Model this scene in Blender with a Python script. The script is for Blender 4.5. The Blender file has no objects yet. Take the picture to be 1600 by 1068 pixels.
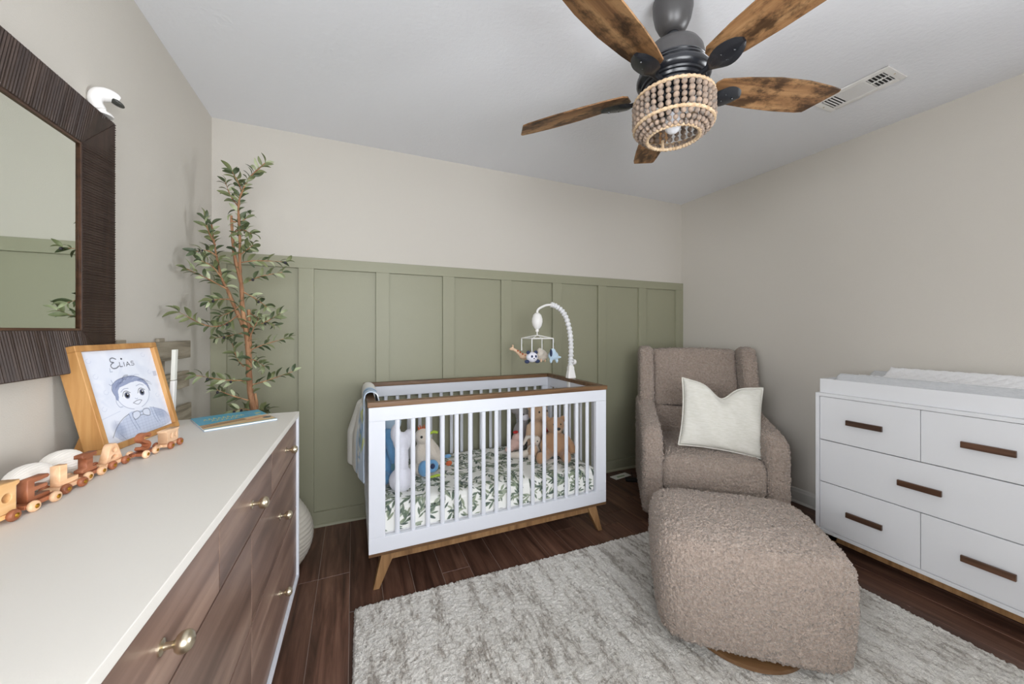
import bpy, bmesh, math, random
import numpy as np
from mathutils import Vector, Matrix, Euler
PI = math.pi
C = bpy.context.scene.collection
sc = bpy.context.scene
R = math.radians

# ------------------------------------------------------------------ camera, world, lights, exposure
cam = bpy.data.cameras.new('camera'); camo = bpy.data.objects.new('camera', cam); C.objects.link(camo)
camo.location = (0, 0, 1.222); camo.rotation_euler = (PI/2, 0, -0.4089)
cam.sensor_width = 36; cam.lens = 572.8/1600*36; cam.shift_y = -17.7/1600; cam.clip_start = 0.02
sc.camera = camo
sc.view_settings.view_transform = 'Standard'; sc.view_settings.look = 'None'
sc.view_settings.gamma = 1.0; sc.view_settings.exposure = 0.08; sc.view_settings.use_curve_mapping = False
sc.cycles.max_bounces = 12; sc.cycles.diffuse_bounces = 7; sc.cycles.glossy_bounces = 5
sc.cycles.transparent_max_bounces = 12; sc.cycles.sample_clamp_indirect = 6.0
sc.cycles.use_denoising = True
w = bpy.data.worlds.new('world'); sc.world = w; w.use_nodes = True
bg = w.node_tree.nodes['Background']; bg.inputs[0].default_value = (0.80, 0.88, 1.0, 1); bg.inputs[1].default_value = 2.5

XL, XR, YB, YF, H = -0.742, 2.914, 2.605, -0.65, 2.44

def area(name, loc, rot, sx, sy, power, col):
    l = bpy.data.lights.new(name, 'AREA'); l.shape = 'RECTANGLE'; l.size = sx; l.size_y = sy
    l.energy = power; l.color = col
    o = bpy.data.objects.new(name, l); C.objects.link(o); o.location = loc; o.rotation_euler = rot
    return o
# daylight through the window of the right wall and an unseen rear window added for frontal light
area('window_daylight', (XR+0.20, 0.02, 1.35), (0, R(90+14), 0), 1.35, 0.95, 66, (0.96, 0.98, 1.0))
area('added_rear_fill', (0.30, YF-0.20, 1.40), (R(90+11), 0, 0), 1.4, 1.3, 62, (0.97, 0.985, 1.0))  # added fill from behind the camera, brightens crib, ottoman and dresser top

area('left_window_daylight', (XL-0.20, -0.14, 1.45), (0, R(-96), 0), 1.1, 0.8, 62, (0.97, 0.985, 1.0))

# ------------------------------------------------------------------ helpers
def lin(c):
    c = [x/255 for x in c]
    return tuple((x/12.92 if x <= 0.04045 else ((x+0.055)/1.055)**2.4) for x in c)+(1,)
MATS = {}
def mat(name, col, rough=0.5, metal=0.0, bump=None, var=None, sheen=0, spec=None, emit=None, coat=0):
    """col sRGB 0-255. bump=(scale, distance). var=(scale, col2, stretch)"""
    m = bpy.data.materials.new(name); m.use_nodes = True; nt = m.node_tree; N = nt.nodes; L = nt.links
    b = N['Principled BSDF']; b.inputs['Base Color'].default_value = lin(col)
    b.inputs['Roughness'].default_value = rough; b.inputs['Metallic'].default_value = metal
    if spec is not None: b.inputs['Specular IOR Level'].default_value = spec
    if sheen: b.inputs['Sheen Weight'].default_value = sheen; b.inputs['Sheen Roughness'].default_value = 0.5
    if coat: b.inputs['Coat Weight'].default_value = coat
    if emit: b.inputs['Emission Color'].default_value = lin(emit[0]); b.inputs['Emission Strength'].default_value = emit[1]
    tc = N.new('ShaderNodeTexCoord')
    if var:
        mp = N.new('ShaderNodeMapping'); L.new(tc.outputs['Object'], mp.inputs[0])
        mp.inputs['Scale'].default_value = var[2] if len(var) > 2 else (1, 1, 1)
        oi = N.new('ShaderNodeObjectInfo'); vm = N.new('ShaderNodeVectorMath'); vm.operation = 'SCALE'
        cx = N.new('ShaderNodeCombineXYZ')
        for i in range(3): L.new(oi.outputs['Random'], cx.inputs[i])
        L.new(cx.outputs[0], vm.inputs[0]); vm.inputs['Scale'].default_value = 37.0; L.new(vm.outputs[0], mp.inputs['Location'])
        n = N.new('ShaderNodeTexNoise'); n.inputs['Scale'].default_value = var[0]; n.inputs['Detail'].default_value = 5
        n.inputs['Roughness'].default_value = 0.6
        L.new(mp.outputs[0], n.inputs['Vector'])
        cr = N.new('ShaderNodeValToRGB'); cr.color_ramp.elements[0].position = 0.36; cr.color_ramp.elements[1].position = 0.64
        cr.color_ramp.elements[0].color = lin(var[1]); cr.color_ramp.elements[1].color = lin(col)
        L.new(n.outputs['Fac'], cr.inputs[0]); L.new(cr.outputs[0], b.inputs['Base Color'])
    if bump:
        n2 = N.new('ShaderNodeTexNoise'); n2.inputs['Scale'].default_value = bump[0]; n2.inputs['Detail'].default_value = 3
        L.new(tc.outputs['Object'], n2.inputs['Vector'])
        bp = N.new('ShaderNodeBump'); bp.inputs['Distance'].default_value = bump[1]; bp.inputs['Strength'].default_value = 1
        L.new(n2.outputs['Fac'], bp.inputs['Height']); L.new(bp.outputs[0], b.inputs['Normal'])
    MATS[name] = m
    return m
def wood(name, dark, mid, light, axis='X', scale=1.0, rough=0.4, coat=0.0, knots=0.0, spec=None):
    m = bpy.data.materials.new(name); m.use_nodes = True; nt = m.node_tree; N = nt.nodes; L = nt.links
    b = N['Principled BSDF']; b.inputs['Roughness'].default_value = rough; b.inputs['Coat Weight'].default_value = coat
    if spec is not None: b.inputs['Specular IOR Level'].default_value = spec
    tc = N.new('ShaderNodeTexCoord'); mp = N.new('ShaderNodeMapping'); L.new(tc.outputs['Object'], mp.inputs[0])
    s = {'X': (1, 14, 14), 'Y': (14, 1, 14), 'Z': (14, 14, 1)}[axis]
    mp.inputs['Scale'].default_value = [x*scale for x in s]
    oi = N.new('ShaderNodeObjectInfo'); mu = N.new('ShaderNodeMath'); mu.operation = 'MULTIPLY'; mu.inputs[1].default_value = 53
    cx = N.new('ShaderNodeCombineXYZ'); L.new(oi.outputs['Random'], mu.inputs[0])
    for i in range(3): L.new(mu.outputs[0], cx.inputs[i])
    L.new(cx.outputs[0], mp.inputs['Location'])
    n = N.new('ShaderNodeTexNoise'); n.inputs['Scale'].default_value = 1.6; n.inputs['Detail'].default_value = 7
    n.inputs['Roughness'].default_value = 0.62; n.inputs['Distortion'].default_value = 0.5; L.new(mp.outputs[0], n.inputs['Vector'])
    cr = N.new('ShaderNodeValToRGB'); e = cr.color_ramp.elements
    e[0].position = 0.30; e[0].color = lin(dark); e[1].position = 0.72; e[1].color = lin(light)
    x = e.new(0.5); x.color = lin(mid); L.new(n.outputs['Fac'], cr.inputs[0])
    out = cr.outputs[0]
    if knots:
        n3 = N.new('ShaderNodeTexNoise'); n3.inputs['Scale'].default_value = 9; n3.inputs['Detail'].default_value = 6
        n3.inputs['Roughness'].default_value = 0.7
        mp3 = N.new('ShaderNodeMapping'); mp3.inputs['Scale'].default_value = (1, 1.8, 1.8); L.new(tc.outputs['Object'], mp3.inputs[0])
        L.new(cx.outputs[0], mp3.inputs['Location']); L.new(mp3.outputs[0], n3.inputs['Vector'])
        c3 = N.new('ShaderNodeValToRGB'); c3.color_ramp.elements[0].position = 0.40; c3.color_ramp.elements[1].position = 0.54
        c3.color_ramp.elements[0].color = lin((48, 32, 22)); c3.color_ramp.elements[1].color = (1, 1, 1, 1)
        L.new(n3.outputs['Fac'], c3.inputs[0])
        mx = N.new('ShaderNodeMix'); mx.data_type = 'RGBA'; mx.blend_type = 'MULTIPLY'; mx.inputs[0].default_value = knots
        L.new(out, mx.inputs[6]); L.new(c3.outputs[0], mx.inputs[7]); out = mx.outputs[2]
    # each board a little lighter or darker than the next
    hs = N.new('ShaderNodeHueSaturation'); mr = N.new('ShaderNodeMapRange'); mr.inputs[3].default_value = 0.82; mr.inputs[4].default_value = 1.18
    L.new(oi.outputs['Random'], mr.inputs[0]); L.new(mr.outputs[0], hs.inputs['Value']); L.new(out, hs.inputs['Color'])
    L.new(hs.outputs[0], b.inputs['Base Color'])
    bp = N.new('ShaderNodeBump'); bp.inputs['Distance'].default_value = 0.0006; L.new(n.outputs['Fac'], bp.inputs['Height']); L.new(bp.outputs[0], b.inputs['Normal'])
    MATS[name] = m
    return m
def vcol(name, rough=0.8, coat=0, bump=None):
    m = mat(name, (255, 255, 255), rough, bump=bump, coat=coat); nt = m.node_tree
    a = nt.nodes.new('ShaderNodeAttribute'); a.attribute_name = 'col'
    nt.links.new(a.outputs['Color'], nt.nodes['Principled BSDF'].inputs['Base Color'])
    return m

class MB:
    def __init__(s): s.bm = bmesh.new(); s.smooth = False
    def add(s, verts, faces):
        vs = [s.bm.verts.new(v) for v in verts]; fs = []
        for f in faces:
            try: fs.append(s.bm.faces.new([vs[i] for i in f]))
            except ValueError: pass
        return s
    def box(s, x0, x1, y0, y1, z0, z1, M=None):
        v = [Vector(p) for p in [(x0,y0,z0),(x1,y0,z0),(x1,y1,z0),(x0,y1,z0),(x0,y0,z1),(x1,y0,z1),(x1,y1,z1),(x0,y1,z1)]]
        if M: v = [M @ p for p in v]
        return s.add(v, [(0,3,2,1),(4,5,6,7),(0,1,5,4),(1,2,6,5),(2,3,7,6),(3,0,4,7)])
    def hexa(s, lo, hi):   # lo, hi: four points each, bottom and top
        return s.add(list(lo)+list(hi), [(0,3,2,1),(4,5,6,7),(0,1,5,4),(1,2,6,5),(2,3,7,6),(3,0,4,7)])
    def tube(s, pts, rad, n=8, cap=True):
        pts = [Vector(p) for p in pts]; rad = rad if isinstance(rad, (list, tuple)) else [rad]*len(pts)
        V = []; F = []; up = None
        for i, p in enumerate(pts):
            t = (pts[min(i+1, len(pts)-1)]-pts[max(i-1, 0)]).normalized()
            if up is None:
                up = Vector((0,0,1)) if abs(t.z) < 0.9 else Vector((1,0,0))
            a = (up - t*up.dot(t)).normalized(); b = t.cross(a); up = a
            for k in range(n):
                q = 2*PI*k/n; V.append(p+(a*math.cos(q)+b*math.sin(q))*rad[i])
        for i in range(len(pts)-1):
            for k in range(n):
                k2 = (k+1) % n; F.append((i*n+k, i*n+k2, (i+1)*n+k2, (i+1)*n+k))
        if cap: F.append(tuple(reversed(range(n)))); F.append(tuple((len(pts)-1)*n+k for k in range(n)))
        s.smooth = True
        return s.add(V, F)
    def lathe(s, prof, n=32, c=(0,0,0), M=None):
        V = []; F = []
        for r, z in prof:
            for k in range(n):
                q = 2*PI*k/n; p = Vector((c[0]+r*math.cos(q), c[1]+r*math.sin(q), c[2]+z)); V.append(M @ p if M else p)
        for i in range(len(prof)-1):
            for k in range(n):
                k2 = (k+1) % n; F.append((i*n+k, i*n+k2, (i+1)*n+k2, (i+1)*n+k))
        if prof[0][0] > 1e-6: F.append(tuple(reversed(range(n))))
        if prof[-1][0] > 1e-6: F.append(tuple((len(prof)-1)*n+k for k in range(n)))
        s.smooth = True
        return s.add(V, F)
    def ell(s, c, r, seg=16, rings=10, M=None):
        r = r if isinstance(r, (list, tuple)) else (r, r, r)
        prof = [(math.sin(PI*i/rings), -math.cos(PI*i/rings)) for i in range(rings+1)]
        prof[0] = (1e-7, -1); prof[-1] = (1e-7, 1)
        T = Matrix.Translation(c) @ (M or Matrix.Identity(4)) @ Matrix.Diagonal((r[0], r[1], r[2], 1))
        return s.lathe(prof, seg, M=T)
    def torus(s, c, r1, r2, n=40, k=8, M=None):
        V = []; F = []
        for i in range(n):
            a = 2*PI*i/n
            for j in range(k):
                b = 2*PI*j/k; q = r1+r2*math.cos(b)
                p = Vector((c[0]+q*math.cos(a), c[1]+q*math.sin(a), c[2]+r2*math.sin(b))); V.append(M @ p if M else p)
        for i in range(n):
            for j in range(k):
                F.append((i*k+j, ((i+1) % n)*k+j, ((i+1) % n)*k+(j+1) % k, i*k+(j+1) % k))
        s.smooth = True
        return s.add(V, F)
    def prism(s, poly, z0, z1, M=None):
        n = len(poly); V = [Vector((x, y, z0)) for x, y in poly]+[Vector((x, y, z1)) for x, y in poly]
        if M: V = [M @ v for v in V]
        return s.add(V, [tuple(reversed(range(n))), tuple(range(n, 2*n))]+[(i, (i+1) % n, n+(i+1) % n, n+i) for i in range(n)])
    def build(s, name, m, parent=None, bevel=0, seg=2, smooth=None):
        bmesh.ops.remove_doubles(s.bm, verts=s.bm.verts, dist=1e-6)
        bmesh.ops.recalc_face_normals(s.bm, faces=s.bm.faces)
        me = bpy.data.meshes.new(name); s.bm.to_mesh(me); s.bm.free()
        o = bpy.data.objects.new(name, me); C.objects.link(o); o.parent = parent
        if m: me.materials.append(MATS[m] if isinstance(m, str) else m)
        sm = s.smooth if smooth is None else smooth
        if bevel:
            md = o.modifiers.new('bevel', 'BEVEL'); md.width = bevel; md.segments = seg; md.limit_method = 'ANGLE'; md.angle_limit = R(40)
            md.harden_normals = False; sm = True
        if sm:
            me.polygons.foreach_set('use_smooth', [True]*len(me.polygons))
            md = o.modifiers.new('wn', 'WEIGHTED_NORMAL') if bevel else None
            if not bevel:
                try: me.set_sharp_from_angle(angle=R(40))
                except Exception: pass
        return o

def tag(o, label=None, cat=None, group=None, kind=None):
    if label: o['label'] = label
    if cat: o['category'] = cat
    if group: o['group'] = group
    if kind: o['kind'] = kind
    return o
def thing(name, label, cat, loc=(0,0,0), rz=0, group=None):
    o = bpy.data.objects.new(name, None); C.objects.link(o); o.empty_display_size = 0.1
    o.location = loc; o.rotation_euler = (0, 0, rz)
    return tag(o, label, cat, group)
def struct(o): o['kind'] = 'structure'; return o
TEX = {}
def tex(kind, size):
    k = (kind, size)
    if k not in TEX:
        t = bpy.data.textures.new('%s_%s' % k, kind)
        t.noise_scale = size
        if kind == 'CLOUDS': t.noise_depth = 1
        TEX[k] = t
    return TEX[k]
def soft(mb, name, m, parent, bevel=0.0, voxel=0.006, disp=None, sub=0, smoothit=0, seg=5):
    """rounds, remeshes and fluffs a rough solid; the result is one plain mesh"""
    bmesh.ops.recalc_face_normals(mb.bm, faces=mb.bm.faces)
    me = bpy.data.meshes.new(name); mb.bm.to_mesh(me); mb.bm.free()
    t = bpy.data.objects.new('t', me); C.objects.link(t)
    if sub: md = t.modifiers.new('s', 'SUBSURF'); md.levels = sub; md.render_levels = sub
    if bevel:
        md = t.modifiers.new('b', 'BEVEL'); md.width = bevel; md.segments = seg; md.limit_method = 'ANGLE'; md.angle_limit = R(30)
    md = t.modifiers.new('r', 'REMESH'); md.mode = 'VOXEL'; md.voxel_size = voxel
    if smoothit: md = t.modifiers.new('sm', 'SMOOTH'); md.iterations = smoothit; md.factor = 0.5
    if disp:
        for k, (kind, size, st) in enumerate(disp):
            md = t.modifiers.new('d%d' % k, 'DISPLACE'); md.texture = tex(kind, size); md.strength = st; md.mid_level = 0.5
            md.texture_coords = 'LOCAL'
    dg = bpy.context.evaluated_depsgraph_get(); dg.update()
    m2 = bpy.data.meshes.new_from_object(t.evaluated_get(dg)); m2.name = name
    bpy.data.objects.remove(t); bpy.data.meshes.remove(me)
    m2.materials.clear(); m2.materials.append(MATS[m])
    m2.polygons.foreach_set('use_smooth', [True]*len(m2.polygons))
    o = bpy.data.objects.new(name, m2); C.objects.link(o); o.parent = parent
    return o
def rots(ax, deg): return Matrix.Rotation(R(deg), 4, ax)
def T(x, y, z): return Matrix.Translation((x, y, z))

# painted canvases (flat prints): an array of colours laid on a fine grid as a colour attribute
class Canvas:
    def __init__(s, w, h, nx, ny, col):
        s.w, s.h, s.nx, s.ny = w, h, nx, ny
        s.X, s.Y = np.meshgrid(np.linspace(0, w, nx), np.linspace(0, h, ny)); s.a = np.zeros((ny, nx, 3)); s.a[:] = lin(col)[:3]
    def blend(s, mask, col, sl=None):
        c = np.array(lin(col)[:3]); a = s.a if sl is None else s.a[sl]
        a[:] = a*(1-mask[..., None])+c*mask[..., None]
    def win(s, x0, x1, y0, y1):
        i0 = max(0, int(y0/s.h*(s.ny-1))-1); i1 = min(s.ny, int(y1/s.h*(s.ny-1))+3)
        j0 = max(0, int(x0/s.w*(s.nx-1))-1); j1 = min(s.nx, int(x1/s.w*(s.nx-1))+3)
        return (slice(i0, max(i0, i1)), slice(j0, max(j0, j1)))
    def stroke(s, pts, wd, col, op=1.0, soft_=None):
        e = s.w/s.nx*0.8 if soft_ is None else soft_
        xs = [p[0] for p in pts]; ys = [p[1] for p in pts]; sl = s.win(min(xs)-wd-e, max(xs)+wd+e, min(ys)-wd-e, max(ys)+wd+e)
        X, Y = s.X[sl], s.Y[sl]
        if X.size == 0: return
        d = np.full(X.shape, 1e9)
        for (ax, ay), (bx, by) in zip(pts[:-1], pts[1:]):
            vx, vy = bx-ax, by-ay; t = np.clip(((X-ax)*vx+(Y-ay)*vy)/(vx*vx+vy*vy+1e-12), 0, 1)
            d = np.minimum(d, np.hypot(X-ax-t*vx, Y-ay-t*vy))
        s.blend(np.clip((wd/2+e/2-d)/e, 0, 1)*op, col, sl)
    def ellipse(s, cx, cy, rx, ry, col, ang=0, op=1.0, soft_=0.15, leaf=False):
        r = max(rx, ry)*1.3; sl = s.win(cx-r, cx+r, cy-r, cy+r); X, Y = s.X[sl]-cx, s.Y[sl]-cy
        if X.size == 0: return
        c, n = math.cos(ang), math.sin(ang); U = (X*c+Y*n)/rx; V = (-X*n+Y*c)/ry
        d = np.abs(V)/np.maximum(1e-3, (1-U*U).clip(0, 1)**0.9)*(np.abs(U) < 1)+(np.abs(U) >= 1)*9 if leaf else np.hypot(U, V)
        s.blend(np.clip((1-d)/soft_+0.5, 0, 1)*op, col, sl)
    def poly(s, pts, col, op=1.0):
        xs = [p[0] for p in pts]; ys = [p[1] for p in pts]; sl = s.win(min(xs), max(xs), min(ys), max(ys)); X, Y = s.X[sl], s.Y[sl]
        ins = np.zeros(X.shape, bool)
        for (ax, ay), (bx, by) in zip(pts, pts[1:]+pts[:1]):
            cnd = ((ay > Y) != (by > Y)); ins ^= cnd & (X < (bx-ax)*(Y-ay)/(by-ay+1e-12)+ax)
        s.blend(ins*op, col, sl)
    def mesh(s, name, m, parent, fn):
        """fn(x, y arrays) -> points"""
        P = np.stack(fn(s.X.ravel(), s.Y.ravel()), 1); nx, ny = s.nx, s.ny
        idx = np.arange(nx*ny).reshape(ny, nx)
        F = np.stack([idx[:-1, :-1], idx[:-1, 1:], idx[1:, 1:], idx[1:, :-1]], -1).reshape(-1, 4)
        me = bpy.data.meshes.new(name); me.from_pydata(P.tolist(), [], F.tolist())
        at = me.color_attributes.new('col', 'FLOAT_COLOR', 'POINT')
        at.data.foreach_set('color', np.concatenate([s.a.reshape(-1, 3), np.ones((nx*ny, 1))], 1).ravel().astype(np.float32))
        me.polygons.foreach_set('use_smooth', [True]*len(me.polygons)); me.materials.append(MATS[m])
        o = bpy.data.objects.new(name, me); C.objects.link(o); o.parent = parent
        return o

# ------------------------------------------------------------------ materials
mat('wall_paint', (198, 193, 184.5), 0.7, bump=(220, 0.0006), spec=0.25)
mat('ceiling_paint', (230, 231, 235), 0.85, bump=(60, 0.0015), spec=0.15)
mat('green_paint', (147, 146, 124), 0.45, bump=(160, 0.0003), spec=0.4)
mat('white_trim', (205, 203, 198), 0.45)
mat('grout', (156, 138, 128), 0.8)
mat('white_lacquer', (216, 219, 227), 0.35, spec=0.4)
mat('cool_white', (220, 221, 224), 0.4, spec=0.35)
mat('dresser_top', (220, 216, 209), 0.45, bump=(300, 0.0001), spec=0.35)
mat('seam_black', (40, 38, 38), 0.8)
mat('black_metal', (26, 28, 33), 0.26, spec=0.6)
mat('grey_metal', (64, 62, 62), 0.38, spec=0.6)
mat('champagne', (206, 194, 170), 0.32, 1.0)
mat('brass', (200, 150, 60), 0.3, 1.0)
mat('rope', (200, 176, 146), 0.9, bump=(240, 0.003), var=(60, (170, 142, 110), (1, 1, 1)))
mat('bead', (156, 134, 116), 0.8, var=(45, (106, 96, 88), (1, 1, 1)))
mat('bulb_glass', (235, 236, 240), 0.25)
mat('boucle', (176, 160, 148), 0.95, bump=(110, 0.016), sheen=0.3, spec=0.1, var=(90, (152, 136, 124), (1, 1, 1)))
mat('linen', (217, 215, 208), 0.9, bump=(420, 0.0008), sheen=0.2, spec=0.1, var=(30, (206, 204, 194), (1, 1, 5)))
mat('white_cotton', (228, 228, 230), 0.9, bump=(180, 0.002), sheen=0.2, spec=0.1)
mat('grey_cotton', (196, 197, 199), 0.9, bump=(350, 0.001), sheen=0.2, spec=0.1, var=(60, (182, 184, 187), (1, 1, 8)))
mat('white_plush', (226, 226, 236), 0.95, bump=(300, 0.003), sheen=0.4, spec=0.1)
mat('tan_plush', (178, 140, 108), 0.95, bump=(300, 0.003), sheen=0.4, spec=0.1)
mat('light_tan_plush', (196, 166, 138), 0.95, bump=(300, 0.003), sheen=0.4, spec=0.1)
mat('grey_plush', (150, 146, 146), 0.95, bump=(300, 0.003), sheen=0.4, spec=0.1)
mat('ribbed_white', (236, 230, 222), 0.95, sheen=0.3, spec=0.1)
mat('cream_plush', (216, 206, 194), 0.95, bump=(250, 0.003), sheen=0.4, spec=0.1)
mat('blue_plush', (110, 158, 200), 0.95, bump=(300, 0.003), sheen=0.4, spec=0.1)
mat('pale_blue_plush', (186, 208, 226), 0.95, bump=(300, 0.003), sheen=0.4, spec=0.1)
mat('teal_plush', (122, 172, 180), 0.95, bump=(300, 0.003), sheen=0.4, spec=0.1)
mat('pink_plush', (216, 182, 172), 0.95, bump=(300, 0.003), sheen=0.4, spec=0.1)
mat('red_felt', (186, 52, 48), 0.9)
mat('orange_felt', (196, 100, 62), 0.9)
mat('lime_felt', (164, 188, 70), 0.9)
mat('navy_felt', (52, 62, 92), 0.9)
mat('black_felt', (34, 32, 34), 0.5)
mat('giraffe_felt', (222, 190, 160), 0.9)
mat('pot_ceramic', (214, 208, 196), 0.8, bump=(40, 0.002))
mat('soil', (60, 46, 36), 1.0, bump=(90, 0.01))
mat('bark', (176, 134, 98), 0.85, bump=(70, 0.004), var=(26, (128, 88, 62), (1, 1, 0.25)))
mat('leaf_dark', (84, 94, 62), 0.5, var=(14, (62, 76, 52), (1, 1, 1)))
mat('leaf_mid', (124, 130, 88), 0.5, var=(14, (96, 106, 72), (1, 1, 1)))
mat('leaf_pale', (178, 184, 150), 0.6, var=(14, (148, 158, 120), (1, 1, 1)))
mat('olive_fruit', (38, 34, 44), 0.3)
mat('plastic_white', (236, 234, 232), 0.25)
mat('plastic_dark', (60, 60, 56), 0.15)
mat('paper', (222, 222, 214), 0.8)
mat('cord_black', (24, 24, 26), 0.5)
mat('green_print', (150, 172, 140), 0.8)
wood('floor_wood', (54, 36, 28), (92, 64, 52), (124, 92, 76), 'Y', 1.3, rough=0.42, spec=0.35)
wood('walnut', (74, 50, 30), (104, 75, 48), (126, 96, 66), 'X', 1.2, rough=0.4)
wood('walnut_leg', (104, 74, 44), (146, 110, 72), (168, 132, 92), 'Z', 1.2, rough=0.45)
wood('pull_wood', (56, 36, 26), (80, 54, 38), (98, 68, 50), 'Y', 2.0, rough=0.35)
wood('drawer_wood', (84, 65, 56), (120, 96, 84), (160, 134, 118), 'Y', 0.55, rough=0.34)
wood('mirror_wood', (40, 28, 24), (52, 39, 33), (74, 58, 49), 'Z', 1.5, rough=0.42, spec=0.35)
wood('blade_wood', (96, 66, 44), (146, 108, 72), (182, 144, 102), 'X', 1.0, rough=0.5, knots=0.8, spec=0.25)
wood('frame_oak', (150, 102, 54), (184, 134, 78), (204, 158, 102), 'Z', 1.0, rough=0.5)
wood('toy_maple', (206, 158, 116), (226, 184, 146), (236, 200, 166), 'Y', 1.5, rough=0.55)
wood('toy_walnut', (112, 62, 38), (150, 90, 60), (172, 110, 78), 'Y', 1.5, rough=0.5)
wood('toy_pine', (208, 150, 88), (226, 176, 118), (234, 192, 140), 'Y', 1.5, rough=0.5)
wood('grey_wood', (104, 96, 82), (150, 140, 122), (178, 168, 150), 'Y', 1.6, rough=0.85)
vcol('art_print', 0.25); vcol('book_print', 0.25); vcol('sheet_print', 0.9, bump=(300, 0.0005)); vcol('lining_print', 0.9)
m = mat('mirror_glass', (235, 240, 232), 0.005, 1.0)
m = bpy.data.materials.new('window_glass'); m.use_nodes = True; MATS['window_glass'] = m
nt = m.node_tree; nt.nodes.clear(); o_ = nt.nodes.new('ShaderNodeOutputMaterial'); mx = nt.nodes.new('ShaderNodeMixShader')
tr = nt.nodes.new('ShaderNodeBsdfTransparent'); gl = nt.nodes.new('ShaderNodeBsdfGlossy'); gl.inputs['Roughness'].default_value = 0.02
fr = nt.nodes.new('ShaderNodeFresnel'); nt.links.new(fr.outputs[0], mx.inputs[0]); nt.links.new(tr.outputs[0], mx.inputs[1])
nt.links.new(gl.outputs[0], mx.inputs[2]); nt.links.new(mx.outputs[0], o_.inputs[0])
# rug colour: streaks across a cream ground
def rug_mat():
    m = bpy.data.materials.new('rug_pile'); m.use_nodes = True; N = m.node_tree.nodes; L = m.node_tree.links; b = N['Principled BSDF']
    b.inputs['Roughness'].default_value = 1.0; b.inputs['Sheen Weight'].default_value = 0.3; b.inputs['Specular IOR Level'].default_value = 0.05
    tc = N.new('ShaderNodeTexCoord')
    def noise(scale, st, det, rgh):
        mp = N.new('ShaderNodeMapping'); mp.inputs['Scale'].default_value = st; L.new(tc.outputs['Object'], mp.inputs[0])
        n = N.new('ShaderNodeTexNoise'); n.inputs['Scale'].default_value = scale; n.inputs['Detail'].default_value = det; n.inputs['Roughness'].default_value = rgh
        L.new(mp.outputs[0], n.inputs['Vector']); return n
    a = noise(30, (2.2, 0.75, 1), 8, 0.72); c = noise(7, (2.2, 0.5, 1), 6, 0.7)
    ad = N.new('ShaderNodeMath'); ad.operation = 'ADD'; L.new(a.outputs['Fac'], ad.inputs[0]); L.new(c.outputs['Fac'], ad.inputs[1])
    cr = N.new('ShaderNodeValToRGB'); e = cr.color_ramp.elements; e[0].position = 0.42; e[1].position = 0.54
    e[0].color = lin((150, 143, 134)); e[1].color = lin((216, 213, 207))
    x = e.new(0.485); x.color = lin((200, 196, 189))
    hf = N.new('ShaderNodeMath'); hf.operation = 'MULTIPLY'; hf.inputs[1].default_value = 0.5; L.new(ad.outputs[0], hf.inputs[0]); L.new(hf.outputs[0], cr.inputs[0])
    L.new(cr.outputs[0], b.inputs['Base Color'])
    n2 = N.new('ShaderNodeTexNoise'); n2.inputs['Scale'].default_value = 240; L.new(tc.outputs['Object'], n2.inputs['Vector'])
    bp = N.new('ShaderNodeBump'); bp.inputs['Distance'].default_value = 0.004; L.new(n2.outputs['Fac'], bp.inputs['Height']); L.new(bp.outputs[0], b.inputs['Normal'])
    MATS['rug_pile'] = m
rug_mat()

# ------------------------------------------------------------------ room shell
WT = 0.12
fl = struct(MB().box(XL-WT, XR+WT, YF-WT, YB+WT, -0.08, -0.0025).build('floor', 'grout'))
rnd = random.Random(4)
P_W = 0.1425; x0 = -0.0155
k = math.floor((XL-x0)/P_W)
ends = {}
while x0+k*P_W < XR:
    a, b = max(XL, x0+k*P_W), min(XR, x0+(k+1)*P_W)
    off = {-2: 2.03, -1: 2.03, 0: 1.74, -3: 1.3}.get(k, rnd.uniform(0.2, 1.2)+(k % 3)*0.42)
    cuts = [YF]+sorted(c for c in [off+q*1.22 for q in range(-3, 4)] if YF+0.05 < c < YB-0.05)+[YB]
    for c0, c1 in zip(cuts[:-1], cuts[1:]):
        mb = MB(); cx, cy = (a+b)/2, (c0+c1)/2; hx, hy = (b-a)/2-0.0009, (c1-c0)/2-0.0009; e = 0.0012
        mb.hexa([(-hx, -hy, -.002), (hx, -hy, -.002), (hx, hy, -.002), (-hx, hy, -.002)], [(-hx+e, -hy+e, 0), (hx-e, -hy+e, 0), (hx-e, hy-e, 0), (-hx+e, hy-e, 0)])
        pl = mb.build('plank', 'floor_wood', fl); pl.location = (cx, cy, rnd.uniform(-0.0003, 0.0))
    k += 1
struct(MB().box(XL-WT, XR+WT, YF-WT, YB+WT, H, H+0.1).build('ceiling', 'ceiling_paint'))
wb = struct(MB().box(XL-WT, XR+WT, YB, YB+WT, 0, H).build('wall_back', 'wall_paint'))
lw0, lw1, lz0, lz1 = -0.54, 0.26, 0.90, 2.02
mb = MB(); mb.box(XL-WT, XL, YF, lw0, 0, H); mb.box(XL-WT, XL, lw1, YB, 0, H); mb.box(XL-WT, XL, lw0, lw1, 0, lz0); mb.box(XL-WT, XL, lw0, lw1, lz1, H)
struct(mb.build('wall_left', 'wall_paint'))
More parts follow.
